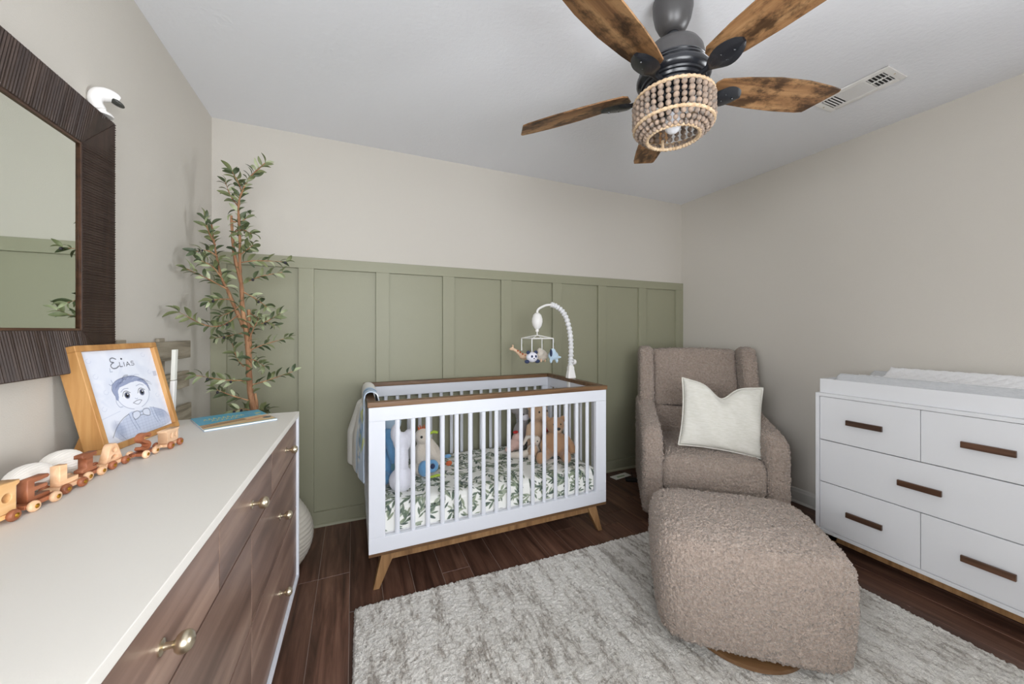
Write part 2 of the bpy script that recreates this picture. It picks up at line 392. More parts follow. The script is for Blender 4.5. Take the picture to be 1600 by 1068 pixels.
# right wall with window opening y -0.42..0.46, z 0.75..1.98 ; rear wall with opening x 0.55..1.95
wy0, wy1, wz0, wz1 = -0.44, 0.48, 0.72, 2.02
mb = MB(); mb.box(XR, XR+WT, YF, wy0, 0, H); mb.box(XR, XR+WT, wy1, YB, 0, H); mb.box(XR, XR+WT, wy0, wy1, 0, wz0); mb.box(XR, XR+WT, wy0, wy1, wz1, H)
struct(mb.build('wall_right', 'wall_paint'))
rx0, rx1, rz0, rz1 = -0.45, 1.05, 0.74, 2.08
mb = MB(); mb.box(XL, rx0, YF-WT, YF, 0, H); mb.box(rx1, XR, YF-WT, YF, 0, H); mb.box(rx0, rx1, YF-WT, YF, 0, rz0); mb.box(rx0, rx1, YF-WT, YF, rz1, H)
struct(mb.build('wall_rear', 'wall_paint'))
def window(name, horizontal, a0, a1, z0, z1, pos, sgn):
    """frame, two panes and a meeting rail, set in the opening"""
    def bx(mb, u0, u1, d0, d1, v0, v1):
        d0, d1 = sorted((pos+sgn*d0, pos+sgn*d1))
        if horizontal: mb.box(u0, u1, d0, d1, v0, v1)
        else: mb.box(d0, d1, u0, u1, v0, v1)
    f = MB(); t = 0.05
    bx(f, a0, a1, .04, .09, z0, z0+t); bx(f, a0, a1, .04, .09, z1-t, z1); bx(f, a0, a0+t, .04, .09, z0+t, z1-t); bx(f, a1-t, a1, .04, .09, z0+t, z1-t)
    zm = (z0+z1)/2; bx(f, a0+t, a1-t, .045, .085, zm-.02, zm+.02)
    w = struct(f.build(name, 'white_trim'))
    for p0, p1 in ((z0+t, zm-.02), (zm+.02, z1-t)):
        g = MB(); bx(g, a0+t, a1-t, .062, .066, p0, p1); g.build('pane', 'window_glass', w)
    g = MB(); bx(g, a0-.07, a1+.07, -.015, 0.0, z1, z1+.07); bx(g, a0-.07, a0, -.015, 0.0, z0, z1); bx(g, a1, a1+.07, -.015, 0, z0, z1); g.build('casing', 'white_trim', w)
    g = MB(); bx(g, a0-.08, a1+.08, -.04, .04, z0-.03, z0); g.build('sill', 'white_trim', w)
window('window_1', False, wy0, wy1, wz0, wz1, XR, 1)
window('window_3', False, lw0, lw1, lz0, lz1, XL, -1)
window('added_window_2', True, rx0, rx1, rz0, rz1, YF, -1)  # unseen rear window, put in to carry the added fill lamp
# board and batten panelling of the back wall
G0 = YB-0.004
MB().box(XL, XR, G0, YB, 0, 1.607).build('wainscot_panel', 'green_paint', wb)
G1 = YB-0.024
MB().box(XL, XR, G1, YB, 1.607, 1.675).build('top_rail', 'green_paint', wb, 0.002)
MB().box(XL, XR, G1, YB, 0, 0.088).build('bottom_rail', 'green_paint', wb, 0.002)
for cx in [0.180+0.4462*i for i in range(-1, 6)]:
    MB().box(cx-.042, cx+.042, G1, YB, 0.088, 1.607).build('batten', 'green_paint', wb, 0.0015)
MB().box(XL, -0.668, G1, YB, 0.088, 1.607).build('batten', 'green_paint', wb, 0.0015)
MB().box(XR-.092, XR, G1, YB, 0.088, 1.607).build('batten', 'green_paint', wb, 0.0015)
def quarter(p0, p1, nrm, r=0.016):
    mb = MB(); n = Vector(nrm); prof = [(0, 0)]+[(r*math.cos(a), r*math.sin(a)) for a in [PI/2*i/5 for i in range(6)]]
    V = []
    for p in (Vector(p0), Vector(p1)):
        for d, z in prof: V.append(p+n*d+Vector((0, 0, z)))
    k = len(prof); F = [tuple(range(k)), tuple(range(2*k-1, k-1, -1))]+[(i, (i+1) % k, k+(i+1) % k, k+i) for i in range(k)]
    return mb.add(V, F)
struct(quarter((XL, G1, 0), (XR, G1, 0), (0, -1, 0)).build('trim_1', 'green_paint'))
def baseboard(name, x0, x1, y0, y1, nrm):
    n = Vector(nrm); mb = MB(); prof = [(0, 0), (.014, 0), (.014, .075), (.010, .085), (.009, .093), (.004, .1), (0, .1)]
    V = []
    for p in (Vector((x0, y0, 0)), Vector((x1, y1, 0))):
        for d, z in prof: V.append(p+n*d+Vector((0, 0, z)))
    k = len(prof); F = [tuple(range(k)), tuple(range(2*k-1, k-1, -1))]+[(i, (i+1) % k, k+(i+1) % k, k+i) for i in range(k)]
    b = struct(mb.add(V, F).build(name, 'white_trim'))
    quarter(Vector((x0, y0, 0))+n*.014, Vector((x1, y1, 0))+n*.014, n, .014).build('shoe_moulding', 'white_trim', b)
baseboard('baseboard_right', XR, XR, YF, G1, (-1, 0, 0))
baseboard('baseboard_left', XL, XL, YF, G1, (1, 0, 0))
baseboard('baseboard_rear', XL, XR, YF, YF, (0, 1, 0))
# ceiling register
v = thing('ceiling_vent', 'white metal air register with louvres set in the ceiling beside the fan', 'vent', (2.342, 1.01, H), 0)
mb = MB(); a, b_ = .088, .155
mb.box(-a, a, -b_, -b_+.028, -.008, 0); mb.box(-a, a, b_-.028, b_, -.008, 0); mb.box(-a, -a+.03, -b_+.028, b_-.028, -.008, 0); mb.box(a-.03, a, -b_+.028, b_-.028, -.008, 0)
mb.box(-.003, .003, -b_+.028, -.056, -.007, 0); mb.box(-a+.03, a-.03, -.056, -.05, -.007, 0); mb.box(-a+.03, a-.03, .06, .066, -.007, 0)
mb.build('frame', 'plastic_white', v, .002)
MB().box(-a+.03, a-.03, -b_+.028, b_-.028, -.0012, -.0002).build('duct_opening', 'seam_black', v)
for i in range(5):
    y = -.118+i*.014
    for s in (-1, 1):
        MB().box(-.026, .026, -.0011, .0011, -.003, .003, T(s*.029, y, -.005) @ rots('X', -20)).build('louvre', 'plastic_white', v)
for i in range(16):
    x = -.055+i*.00735
    MB().box(-.0009, .0009, -.054, .054, -.003, .003, T(x, .003, -.005) @ rots('Y', -15)).build('louvre', 'plastic_white', v)
for i in range(4):
    MB().box(-.05, .05, -.0025, .0025, -.004, .004, T(0, .076+i*.014, -.0055) @ rots('X', -35)).build('louvre', 'plastic_white', v)
for s in (-1, 1): MB().lathe([(.004, 0), (.003, -.002), (.0001, -.0025)], 10, (0, s*(b_-.013), -.008)).build('screw', 'champagne', v)

# ------------------------------------------------------------------ rug
rg = thing('area_rug', 'large cream rug with grey mottled streaks under the ottoman', 'rug', (1.085, 0.55, 0), R(-1.2))
rw, rd0, rd1 = 1.105, -1.0, 1.165
nx, ny = 400, 400
X, Y = np.meshgrid(np.linspace(-rw, rw, nx), np.linspace(rd0, rd1, ny))
rs = np.random.RandomState(3)
Z = 0.012+rs.rand(ny, nx)*0.008
X = X+rs.uniform(-1, 1, X.shape)*.002; Y = Y+rs.uniform(-1, 1, X.shape)*.002
Z[0, :] = Z[-1, :] = Z[:, 0] = Z[:, -1] = 0.001
idx = np.arange(nx*ny).reshape(ny, nx); F = np.stack([idx[:-1, :-1], idx[:-1, 1:], idx[1:, 1:], idx[1:, :-1]], -1).reshape(-1, 4)
me = bpy.data.meshes.new('pile'); me.from_pydata(np.stack([X.ravel(), Y.ravel(), Z.ravel()], 1).tolist(), [], F.tolist())
me.polygons.foreach_set('use_smooth', [True]*len(me.polygons)); me.materials.append(MATS['rug_pile'])
o = bpy.data.objects.new('pile', me); C.objects.link(o); o.parent = rg; o['kind'] = 'stuff'
MB().box(-rw+.004, rw-.004, rd0+.004, rd1-.004, 0.0005, 0.008).build('backing', 'cream_plush', rg)

# ------------------------------------------------------------------ crib
CX, CY, CW, CD = 0.066, 1.83, 1.355, 0.715
cr = thing('baby_crib', 'white slatted baby crib with walnut top rail and splayed wooden legs', 'crib', (CX, CY, 0))
def panel(y0, y1, name):     # long side
    for x0_, x1_ in ((0, .074), (CW-.074, CW)):
        MB().box(x0_, x1_, y0, y1, .248, .795).build('corner_post', 'white_lacquer', cr, .002)
    MB().box(0, CW, y0, y1, .795, .862).build('top_rail', 'white_lacquer', cr, .002)
    MB().box(0, CW, y0, y1, .176, .248).build('bottom_rail', 'white_lacquer', cr, .002)
    for i in range(16):
        x = .130+i*(CW-.260)/15
        mb = MB(); n = 10; pr_ = [(.0115*math.cos(2*PI*k/n), .008*math.sin(2*PI*k/n)) for k in range(n)]
        mb.prism(pr_, .245, .798, T(x, (y0+y1)/2, 0)); mb.smooth = True
        mb.build('slat', 'white_lacquer', cr)
panel(0, .026, 'front'); panel(CD-.026, CD, 'back')
for x0_, x1_ in ((0, .026), (CW-.026, CW)):
    MB().box(x0_, x1_, .026, CD-.026, .795, .862).build('top_rail', 'white_lacquer', cr, .002)
    MB().box(x0_, x1_, .026, CD-.026, .176, .248).build('bottom_rail', 'white_lacquer', cr, .002)
    for s in (0, 1):
        yy = (.026, .060) if s == 0 else (CD-.060, CD-.026)
        MB().box(x0_, x1_, yy[0], yy[1], .248, .795).build('corner_post', 'white_lacquer', cr, .002)
    for i in range(8):
        y = .118+i*(CD-.236)/7
        mb = MB(); n = 10; pr_ = [(.008*math.cos(2*PI*k/n), .0115*math.sin(2*PI*k/n)) for k in range(n)]
        mb.prism(pr_, .245, .798, T((x0_+x1_)/2, y, 0)); mb.smooth = True; mb.build('slat', 'white_lacquer', cr)
e = .006
MB().box(-e, CW+e, -e, .034, .862, .887).build('rail_cap', 'walnut', cr, .003)
MB().box(-e, CW+e, CD-.034, CD+e, .862, .887).build('rail_cap', 'walnut', cr, .003)
for x0_, x1_ in ((-e, .034), (CW-.034, CW+e)): MB().box(x0_, x1_, .034, CD-.034, .862, .887).build('rail_cap', 'walnut', cr, .003)
MB().box(0, CW, 0, CD, .162, .176).build('base_board', 'walnut', cr, .001)
for y0_ in (.030, CD-.055): MB().box(.09, CW-.09, y0_, y0_+.025,   .118, .162).build('base_beam', 'walnut_leg', cr, .002)
for x0_ in (.10, CW-.125): MB().box(x0_, x0_+.025, .055, CD-.055, .118, .162).build('base_beam', 'walnut_leg', cr, .002)
for sx in (0, 1):
    for sy in (0, 1):
        def q(u, v, z, s=1): return ((u if sx == 0 else CW-u), (v if sy == 0 else CD-v), z)
        lo = [q(.020, .012, 0), q(.048, .012, 0), q(.048, .040, 0), q(.020, .040, 0)]
        hi = [q(.060, .022, .162), q(.125, .022, .162), q(.125, .062, .162), q(.060, .062, .162)]
        MB().hexa(lo, hi).build('leg', 'walnut_leg', cr, .002)
for x_ in (.62,): MB().lathe([(.004, .140), (.006, .15), (.004, .162)], 10, (x_+.1, .10, 0)).build('bolt', 'white_trim', cr)
# mattress with leaf-print sheet
ma = thing('crib_mattress', 'crib mattress in a white fitted sheet printed with green willow leaves', 'mattress', (CX+.032, CY+.032, 0))
mw, md_ = CW-.064, CD-.064; mz0, mz1 = .252, .385
side = .13
cv = Canvas(mw+2*side, md_+2*side, 640, 400, (230, 230, 226))
rnd = random.Random(11)
greens = [(92, 106, 92), (112, 126, 106), (136, 146, 124), (78, 92, 84), (156, 164, 146), (104, 118, 102)]
GX, GY = 30, 19
for q_ in range(GX*GY):
    x = (q_ % GX+.5+rnd.uniform(-.45, .45))*cv.w/GX; y = (q_//GX+.5+rnd.uniform(-.45, .45))*cv.h/GY; a = rnd.uniform(0, 2*PI)
    n_ = rnd.choice((2, 3, 3, 4)); gcol = rnd.choice(greens)
    cv.stroke([(x, y), (x+math.cos(a)*.012*n_, y+math.sin(a)*.012*n_)], .0015, gcol, 0.8)
    for i in range(n_):
        x_, y_ = x+math.cos(a)*.012*i, y+math.sin(a)*.012*i
        aa = a+(1 if i % 2 else -1)*rnd.uniform(.3, .7); l = rnd.uniform(.017, .028)
        cv.ellipse(x_+math.cos(aa)*l, y_+math.sin(aa)*l, l, l*.27, rnd.choice(greens), aa, 1.0, .3, True)
    l = .02; cv.ellipse(x+math.cos(a)*(.012*n_+l*.8), y+math.sin(a)*(.012*n_+l*.8), l, l*.24, gcol, a, 1, .3, True)
for _ in range(60): cv.ellipse(rnd.uniform(0, cv.w), rnd.uniform(0, cv.h), .005, .005, (40, 44, 44), 0, 1, .3)
def sheetfn(X, Y):
    rr = .035
    def wrap(u, size):
        # u measured along the cloth; returns horizontal position and drop
        lo = side; hi = side+size; p = u-side; drop = np.zeros_like(u)
        dl = np.clip(lo-u, 0, None); dh = np.clip(u-hi, 0, None)
        p = np.clip(p, 0, size); d = dl+dh
        s_in = np.where(u < (lo+hi)/2, u-lo+rr, hi-u+rr)     # distance inwards from the rolled edge
        return p, d, s_in
    px, dx, sx = wrap(X, mw); py, dy, sy = wrap(Y, md_)
    d = np.maximum(dx, dy)
    edge = np.minimum(np.minimum(px, mw-px), np.minimum(py, md_-py))
    z = mz1-np.clip(d, 0, mz1-mz0)-(.03*np.exp(-(edge/.022)))*(d <= 0)-.03*(d > 0)
    z = z+.004*np.sin(px*9+1)*np.sin(py*11)*(edge > .03)
    z = np.clip(z, mz0, None)
    # bulge the sides
    return px, py, z
o = cv.mesh('fitted_sheet', 'sheet_print', ma, sheetfn)
MB().box(.004, mw-.004, .004, md_-.004, .2, .34).build('mattress_core', 'white_cotton', ma, .01)

# ------------------------------------------------------------------ blanket over the left end of the crib
bl = thing('baby_blanket', 'white baby blanket with pale blue printed lining hung over the crib end', 'blanket', (CX, CY, 0))
def drape(path, y0, y1, nm, m, th, amp, ph, colfn=None):
    """path of (x, z) points over the rail, swept along y, with thickness"""
    pts = []
    P = [Vector((x, z)) for x, z in path]; ds = [0]
    for a, b in zip(P[:-1], P[1:]): ds.append(ds[-1]+(b-a).length)
    n = 60; cvs = Canvas(1, 1, 46, n, (228, 228, 226))
    if colfn: colfn(cvs)
    L_ = np.array(ds); PX = np.array([p.x for p in P]); PZ = np.array([p.y for p in P])
    def fn(X, Y):
        s = Y*ds[-1]; x = np.interp(s, L_, PX); z = np.interp(s, L_, PZ)
        hang = np.clip((.86-z)/.35, 0, 1)
        out_ = (s < ds[-1]*.5); x = x+out_*(-.075*X**1.2*np.clip(hang*1.6, .15, 1)-.012*np.abs(np.sin(X*9)))+amp*hang*np.sin(X*14+ph)
        y = y0+(y1-y0)*X+.03*hang*np.sin(s*7+ph)-.05*hang*(.5-X)
        return x, y, z
    o = cvs.mesh(nm, m, bl, fn)
    md = o.modifiers.new('th', 'SOLIDIFY'); md.thickness = th
    md = o.modifiers.new('ss', 'SUBSURF'); md.levels = 1; md.render_levels = 1
    return o
outer = [(-.014, .470), (-.014, .55), (-.013, .68), (-.013, .80), (-.014, .87), (-.010, .902), (.005, .914), (.025, .912), (.043, .9), (.050, .87), (.054, .80), (.056, .70)]
def lining(c):
    c.a[:] = lin((228, 226, 222))[:3]
    sl = (slice(0, c.ny), slice(0, int(c.nx*.42)))
    c.a[sl] = lin((192, 208, 226))[:3]
    r_ = random.Random(5)
    for _ in range(60):
        c.ellipse(r_.random()*.38, r_.random(), r_.uniform(.03, .09), r_.uniform(.02, .035), r_.choice([(96, 138, 178), (130, 165, 198), (200, 206, 130), (236, 238, 240), (76, 100, 140), (240, 240, 240)]), r_.uniform(0, 3), 1, .4)
drape(outer, .13, .50, 'blanket_cloth', 'lining_print', .006, .004, 0, lining)

# ------------------------------------------------------------------ mobile clamped to the right end of the crib
mo = thing('crib_mobile', 'white musical crib mobile with ruffled curved arm and hanging felt animals', 'mobile', (CX+CW-.01, 2.215, 0))
mb = MB(); mb.box(-.022, .022, -.018, .018, .80, .97); mb.build('clamp', 'plastic_white', mo, .006)
MB().hexa([(-.03, -.022, .888), (.034, -.022, .888), (.034, .022, .888), (-.03, .022, .888)], [(-.016, -.012, .985), (.016, -.012, .985), (.016, .012, .985), (-.016, .012, .985)]).build('clamp_collar', 'plastic_white', mo, .004)
MB().lathe([(.0001, -.008), (.018, -.008), (.02, 0), (.018, .008), (.0001, .008)], 16, M=T(.030, 0, 1.0) @ rots('Y', 90)).build('tightening_knob', 'plastic_white', mo)
armp = []
for (px_, z_) in [(0, .98), (.002, 1.03), (.004, 1.10), (.0, 1.17), (-.012, 1.24), (-.035, 1.31), (-.07, 1.36), (-.12, 1.392), (-.16, 1.402)]:
    armp.append((px_, 0, z_))
# ruffled sleeve: smooth spline with rings
def catmull(P, n):
    out = []; P = [Vector(p) for p in P]; Q = [P[0]*2-P[1]]+P+[P[-1]*2-P[-2]]
    for i in range(1, len(Q)-2):
        for k in range(n):
            t = k/n; out.append(0.5*((2*Q[i])+(-Q[i-1]+Q[i+1])*t+(2*Q[i-1]-5*Q[i]+4*Q[i+1]-Q[i+2])*t*t+(-Q[i-1]+3*Q[i]-3*Q[i+1]+Q[i+2])*t**3))
    out.append(P[-1]); return out
sp = catmull(armp, 12); rnd = random.Random(2)
MB().tube(sp, [.0165+.0035*math.sin(i*1.35)+rnd.uniform(-.001, .001) for i in range(len(sp))], 14).build('ruffled_sleeve', 'white_cotton', mo)
MB().tube(catmull([(-.155, 0, 1.401), (-.20, 0, 1.395), (-.245, 0, 1.375), (-.262, 0, 1.358), (-.265, 0, 1.335)], 5), .008, 10).build('arm_tip', 'plastic_white', mo)
hx = -.265
mb = MB(); mb.lathe([(.0001, 1.345), (.014, 1.342), (.028, 1.328), (.036, 1.302), (.037, 1.28), (.031, 1.255), (.020, 1.238), (.012, 1.232), (.011, 1.215), (.0001, 1.215)], 24, (hx, 0, 0)); mb.build('music_box', 'plastic_white', mo)
MB().tube([(hx, 0, 1.216), (hx, 0, 1.185)], .0035, 8).build('hanger_pin', 'plastic_white', mo)
mb = MB()
corners = [(hx+.112*math.cos(a), .112*math.sin(a)) for a in [R(-45), R(45), R(135), R(225)]]
for (x_, y_) in corners:
    mb.tube([(hx, 0, 1.192), (x_, y_, 1.170)], .0032, 6)
for i in range(4): mb.tube([(*corners[i], 1.170), (*corners[(i+1) % 4], 1.170)], .0035, 6)
mb.build('hanger_frame', 'plastic_white', mo)
for (x_, y_) in corners:
    MB().tube([(x_, y_, 1.17), (x_, y_, 1.085)], .004, 6).build('ribbon', 'white_cotton', mo)
for (x_, y_), zz in zip(corners, (1.15, 1.16, 1.14, 1.13)):
    lf = MB(); lf.ell((x_+.006, y_, zz-.02), (.006, .0015, .013), 8, 6); lf.build('felt_leaf', 'leaf_mid', mo)
# four animals: elephant, sheep, giraffe, panda
cA = corners[0]; mb = MB()
mb.ell((cA[0], cA[1], 1.055), (.03, .022, .024)); mb.ell((cA[0]-.008, cA[1]-.01, 1.07), (.018, .016, .024))
for dx in (-.016, .02): mb.ell((cA[0]+dx, cA[1]-.004, 1.028), (.008, .008, .014))
mb.ell((cA[0]+.035, cA[1], 1.045), (.016, .007, .007))
e_ = soft(mb, 'felt_elephant', 'pale_blue_plush', mo, voxel=.004, smoothit=2)
MB().ell((cA[0]-.022, cA[1]-.016, 1.07), (.006, .010, .020)).build('ear', 'navy_felt', e_)
cB = corners[1]; mb = MB()
for i in range(9):
    a = i*.7; mb.ell((cB[0]+.016*math.cos(a), cB[1]+.008*math.sin(a*2), 1.05+.014*math.sin(a)), .018)
mb.ell((cB[0]-.02, cB[1]-.01, 1.075), (.014, .013, .016))
e_ = soft(mb, 'felt_sheep', 'cream_plush', mo, voxel=.004, smoothit=1)
for s in (-1, 1): MB().ell((cB[0]+s*.012, cB[1]-.012, 1.02), (.006, .006, .010)).build('foot', 'giraffe_felt', e_)
cG = corners[2]; mb = MB()
mb.ell((cG[0]+.015, cG[1], 1.045), (.028, .018, .018)); mb.tube([(cG[0], cG[1], 1.05), (cG[0]-.03, cG[1], 1.075), (cG[0]-.052, cG[1], 1.088)], [.012, .009, .008], 10)
mb.ell((cG[0]-.060, cG[1], 1.088), (.014, .009, .009)); 
for s in (-1, 1): mb.tube([(cG[0]-.055, cG[1]+s*.004, 1.092), (cG[0]-.053, cG[1]+s*.007, 1.112)], .0035, 6)
e_ = soft(mb, 'felt_giraffe', 'giraffe_felt', mo, voxel=.0035, smoothit=1)
for i in range(4): MB().ell((cG[0]-.028+i*.014, cG[1]-.012, 1.078-i*.009), (.005, .006, .005), 8, 6).build('spot', 'orange_felt', e_)
cP = corners[3]; mb = MB()
mb.ell((cP[0], cP[1], 1.05), (.032, .026, .027)); e_ = soft(mb, 'felt_panda', 'white_plush', mo, voxel=.004)
for s in (-1, 1):
    MB().ell((cP[0]+s*.022, cP[1]-.002, 1.074), (.011, .007, .010), 12, 8).build('ear', 'navy_felt', e_)
    MB().ell((cP[0]+s*.030, cP[1]-.004, 1.028), (.014, .010, .010), 12, 8).build('paw', 'navy_felt', e_)
    MB().ell((cP[0]+s*.011, cP[1]-.0235, 1.055), (.006, .004, .007), 10, 6).build('eye_patch', 'navy_felt', e_)
MB().ell((cP[0], cP[1]-.026, 1.045), (.004, .003, .003), 8, 6).build('nose', 'black_felt', e_)

for ch in list(mo.children):
    for nm_, (cx_, cy_) in (('felt_elephant', cA), ('felt_sheep', cB), ('felt_giraffe', cG), ('felt_panda', cP)):
        if ch.name.startswith(nm_):
            k2 = 1.25; ch.scale = (k2, k2, k2); ch.location = (cx_*(1-k2), cy_*(1-k2), 1.05*(1-k2))

# ------------------------------------------------------------------ plush toys in the crib
MZ = .388
def plush(name, label, loc, rz, items, m, group=None, voxel=.006, sm=3):
    t = thing(name, label, 'plush toy', loc, R(rz), group)
    mb = MB()
    for it in items:
        if len(it) == 2: mb.ell(it[0], it[1])
        elif it[2] == 'tube': mb.tube(it[0], it[1], 12)
        else: mb.ell(it[0], it[1], M=it[2])
    soft(mb, 'body', m, t, voxel=voxel, smoothit=sm, disp=[('CLOUDS', .006, .003)])
    return t
# tan teddy, sitting, facing the camera (-y)
def bear_items(s=1.0, lean=0):
    return [((0, 0, .085*s), (.075*s, .065*s, .088*s)), ((0, -.005, .205*s), (.062*s, .056*s, .056*s)), ((0, -.055*s, .19*s), (.028*s, .028*s, .024*s)),
            ((-.055*s, 0, .245*s), (.022*s, .012*s, .022*s)), ((.055*s, 0, .245*s), (.022*s, .012*s, .022*s)),
            ([(-.055*s, -.01, .14*s), (-.095*s, -.045*s, .085*s), (-.085*s, -.09*s, .05*s)], [.026*s, .024*s, .026*s], 'tube'),
            ([(.055*s, -.01, .14*s), (.10*s, -.03*s, .08*s), (.11*s, -.06*s, .03*s)], [.026*s, .024*s, .026*s], 'tube'),
            ([(-.045*s, -.02, .035*s), (-.095*s, -.085*s, .030*s), (-.13*s, -.13*s, .032*s)], [.036*s, .032*s, .030*s], 'tube'),
            ([(.04*s, -.02, .035*s), (.04*s, -.095*s, .030*s), (.03*s, -.15*s, .034*s)], [.036*s, .032*s, .032*s], 'tube'),
            ((-.135*s, -.14*s, .04*s), (.028*s, .022*s, .038*s)), ((.03*s, -.162*s, .042*s), (.03*s, .020*s, .04*s))]
bt = plush('teddy_bear', 'tan teddy bear with dark nose sitting nearest the front slats', (1.235, 2.13, MZ), -14, bear_items(1.0), 'tan_plush')
MB().ell((0, -.083, .200), (.014, .008, .010), 12, 8).build('nose', 'black_felt', bt)
MB().ell((0, -.077, .186), (.020, .010, .014), 12, 8).build('muzzle', 'light_tan_plush', bt)
for s in (-1, 1): MB().ell((s*.024, -.053, .222), (.005, .004, .006), 8, 6).build('eye', 'black_felt', bt)
b2 = plush('teddy_bear', 'taller light tan teddy bear leaning behind the one with the dark nose', (1.205, 2.32, MZ), 10, bear_items(1.22), 'light_tan_plush')
for s in (-1, 1): MB().ell((s*.034, -.062, .27), (.006, .004, .008), 8, 6).build('eye', 'black_felt', b2)
MB().ell((0, -.102, .238), (.012, .006, .009), 10, 6).build('nose', 'tan_plush', b2)
MB().ell((.0, -.092, .150), (.020, .012, .018), 10, 8).build('heart', 'red_felt', b2)
b3 = plush('koala_toy', 'grey and white plush animal with round ears at the back slats', (1.135, 2.43, MZ), 5,
           [((0, 0, .09), (.07, .06, .09)), ((0, -.01, .22), (.058, .05, .05)), ((-.06, 0, .262), (.032, .012, .030)), ((.06, 0, .262), (.032, .012, .030)), ((-.05, -.05, .05), (.03, .05, .03)), ((.05, -.05, .05), (.03, .05, .03))], 'grey_plush')
MB().ell((0, -.045, .212), (.034, .02, .026), 12, 8).build('muzzle', 'white_plush', b3)
for s in (-1, 1): MB().ell((s*.022, -.056, .236), (.005, .004, .006), 8, 6).build('eye', 'black_felt', b3)
b4 = plush('bunny_toy', 'small cream plush rabbit lying against the legs of the teddy bears', (1.105, 2.18, MZ), -30,
           [((0, 0, .04), (.05, .05, .04)), ((.01, -.01, .105), (.036, .034, .034)), ([(-.01, 0, .13), (-.05, .01, .12), (-.075, .0, .07)], [.012, .014, .010], 'tube'), ([(-.03, -.03, .03), (-.10, -.05, .02), (-.16, -.05, .018)], [.024, .022, .018], 'tube'), ([(.01, -.04, .03), (-.02, -.10, .02)], [.022, .02], 'tube')], 'cream_plush', voxel=.005)
for s in (-1, 1): MB().ell((.01+s*.014, -.042, .112), (.004, .003, .004), 8, 6).build('eye', 'black_felt', b4)
MB().ell((.01, -.045, .10), (.005, .004, .004), 8, 6).build('nose', 'pink_plush', b4)
b5 = plush('bunny_toy', 'small pink plush rabbit with a red bow near the back slats', (1.045, 2.34, MZ), 20,
           [((0, 0, .045), (.05, .045, .045)), ((.0, -.01, .09), (.035, .034, .032)), ((-.06, 0, .02), (.04, .03, .02))], 'pink_plush', voxel=.005)
MB().ell((-.01, -.005, .128), (.022, .016, .010), 10, 8).build('bow', 'red_felt', b5)
# left end
wbp = plush('bone_pillow', 'white plush pillow with a pinched waist propped at the left crib corner', (.232, 1.975, MZ), 0,
            [((0, 0, .062), (.066, .045, .064)), ((0, .005, .16), (.036, .032, .11)), ((0.006, .010, .255), (.050, .032, .05)), ((.040, .012, .285), (.030, .026, .032)), ((-.030, .012, .300), (.026, .024, .050))], 'white_plush', voxel=.006)
e5 = plush('elephant_toy', 'blue plush elephant with pale blue ear sitting against the left crib end', (.165, 2.17, MZ), 15,
           [((0, 0, .10), (.075, .075, .10)), ((.01, -.02, .235), (.060, .056, .06)), ([(0, -.06, .22), (0, -.10, .17), (.01, -.11, .12)], [.024, .02, .016], 'tube'), ((.02, -.07, .04), (.034, .06, .034)), ((-.03, -.07, .04), (.03, .06, .034))], 'blue_plush')
MB().ell((.035, .0, .315), (.055, .05, .065), 16, 10).build('ear', 'pale_blue_plush', e5)
MB().ell((.045, -.075, .085), (.04, .04, .05), 16, 10).build('bib', 'teal_plush', e5)
MB().ell((.035, -.066, .25), (.006, .005, .008), 8, 6).build('eye', 'black_felt', e5)
bd = plush('bird_toy', 'grey and cream plush bird with orange crest and taggies beside the white pillow', (.37, 2.16, MZ), 0,
           [((0, 0, .22), (.046, .042, .048)), ([(.02, 0, .19), (.055, .02, .12), (.10, .03, .045)], [.036, .05, .036], 'tube'), ((-.01, 0, .12), (.04, .04, .07)), ((0, 0, .04), (.06, .05, .04))], 'cream_plush', voxel=.005)
MB().ell((-.012, -.04, .228), (.007, .004, .008), 8, 6).build('eye', 'black_felt', bd)
mb = MB(); [mb.tube([(-.02+i*.01, 0, .262), (-.028+i*.012, 0, .282+.006*(i % 2))], [.006, .002], 6) for i in range(4)]; mb.build('crest', 'orange_felt', bd)
MB().tube([(.04, -.01, .235), (.06, -.015, .245), (.085, -.02, .238)], [.007, .009, .008], 8).build('ribbon_tag', 'lime_felt', bd)
mb = MB(); mb.torus((0, 0, 0), .024, .012, 20, 8, T(.045, -.055, .06) @ rots('X', 75)); mb.build('teething_ring', 'blue_plush', bd)
MB().ell((.0, -.05, .05), (.034, .03, .045), 12, 8).build('wing', 'blue_plush', bd)
MB().ell((.045, -.062, .06), (.014, .010, .014), 10, 8).build('ring_centre', 'navy_felt', bd)
MB().ell((.155, .03, .075), (.022, .012, .012), 10, 6).build('foot', 'blue_plush', bd)
MB().ell((.16, .02, .035), (.020, .010, .016), 10, 6).build('foot', 'orange_felt', bd)
MB().tube([(.02, -.09, .012), (.06, -.10, .02), (.11, -.085, .012)], [.006, .008, .006], 8).build('ribbon_tag', 'lime_felt', bd)

# ------------------------------------------------------------------ armchair
BD = [('CLOUDS', .0105, .0135), ('CLOUDS', .03, .004)]

for z_ in (.0105, .0085): t_b = tex('CLOUDS', z_); t_b.noise_type = 'HARD_NOISE'; t_b.noise_depth = 0
AX, AY, AR = 2.23, 1.85, R(-39)
ac = thing('armchair', 'taupe sherpa wingback glider chair angled in the corner', 'armchair', (AX, AY, 0), AR)
VX = .0042
def sbox(x0, x1, y0, y1, z0, z1, name, bevel, fn=None, parent=ac, m='boucle', voxel=VX, disp=BD, smoothit=4):
    mb = MB(); mb.box(x0, x1, y0, y1, z0, z1)
    bmesh.ops.subdivide_edges(mb.bm, edges=mb.bm.edges[:], cuts=3, use_grid_fill=True)
    if fn:
        for v in mb.bm.verts: v.co = Vector(fn(*v.co))
    return soft(mb, name, m, parent, bevel=bevel, voxel=voxel, disp=disp, smoothit=smoothit, seg=6)
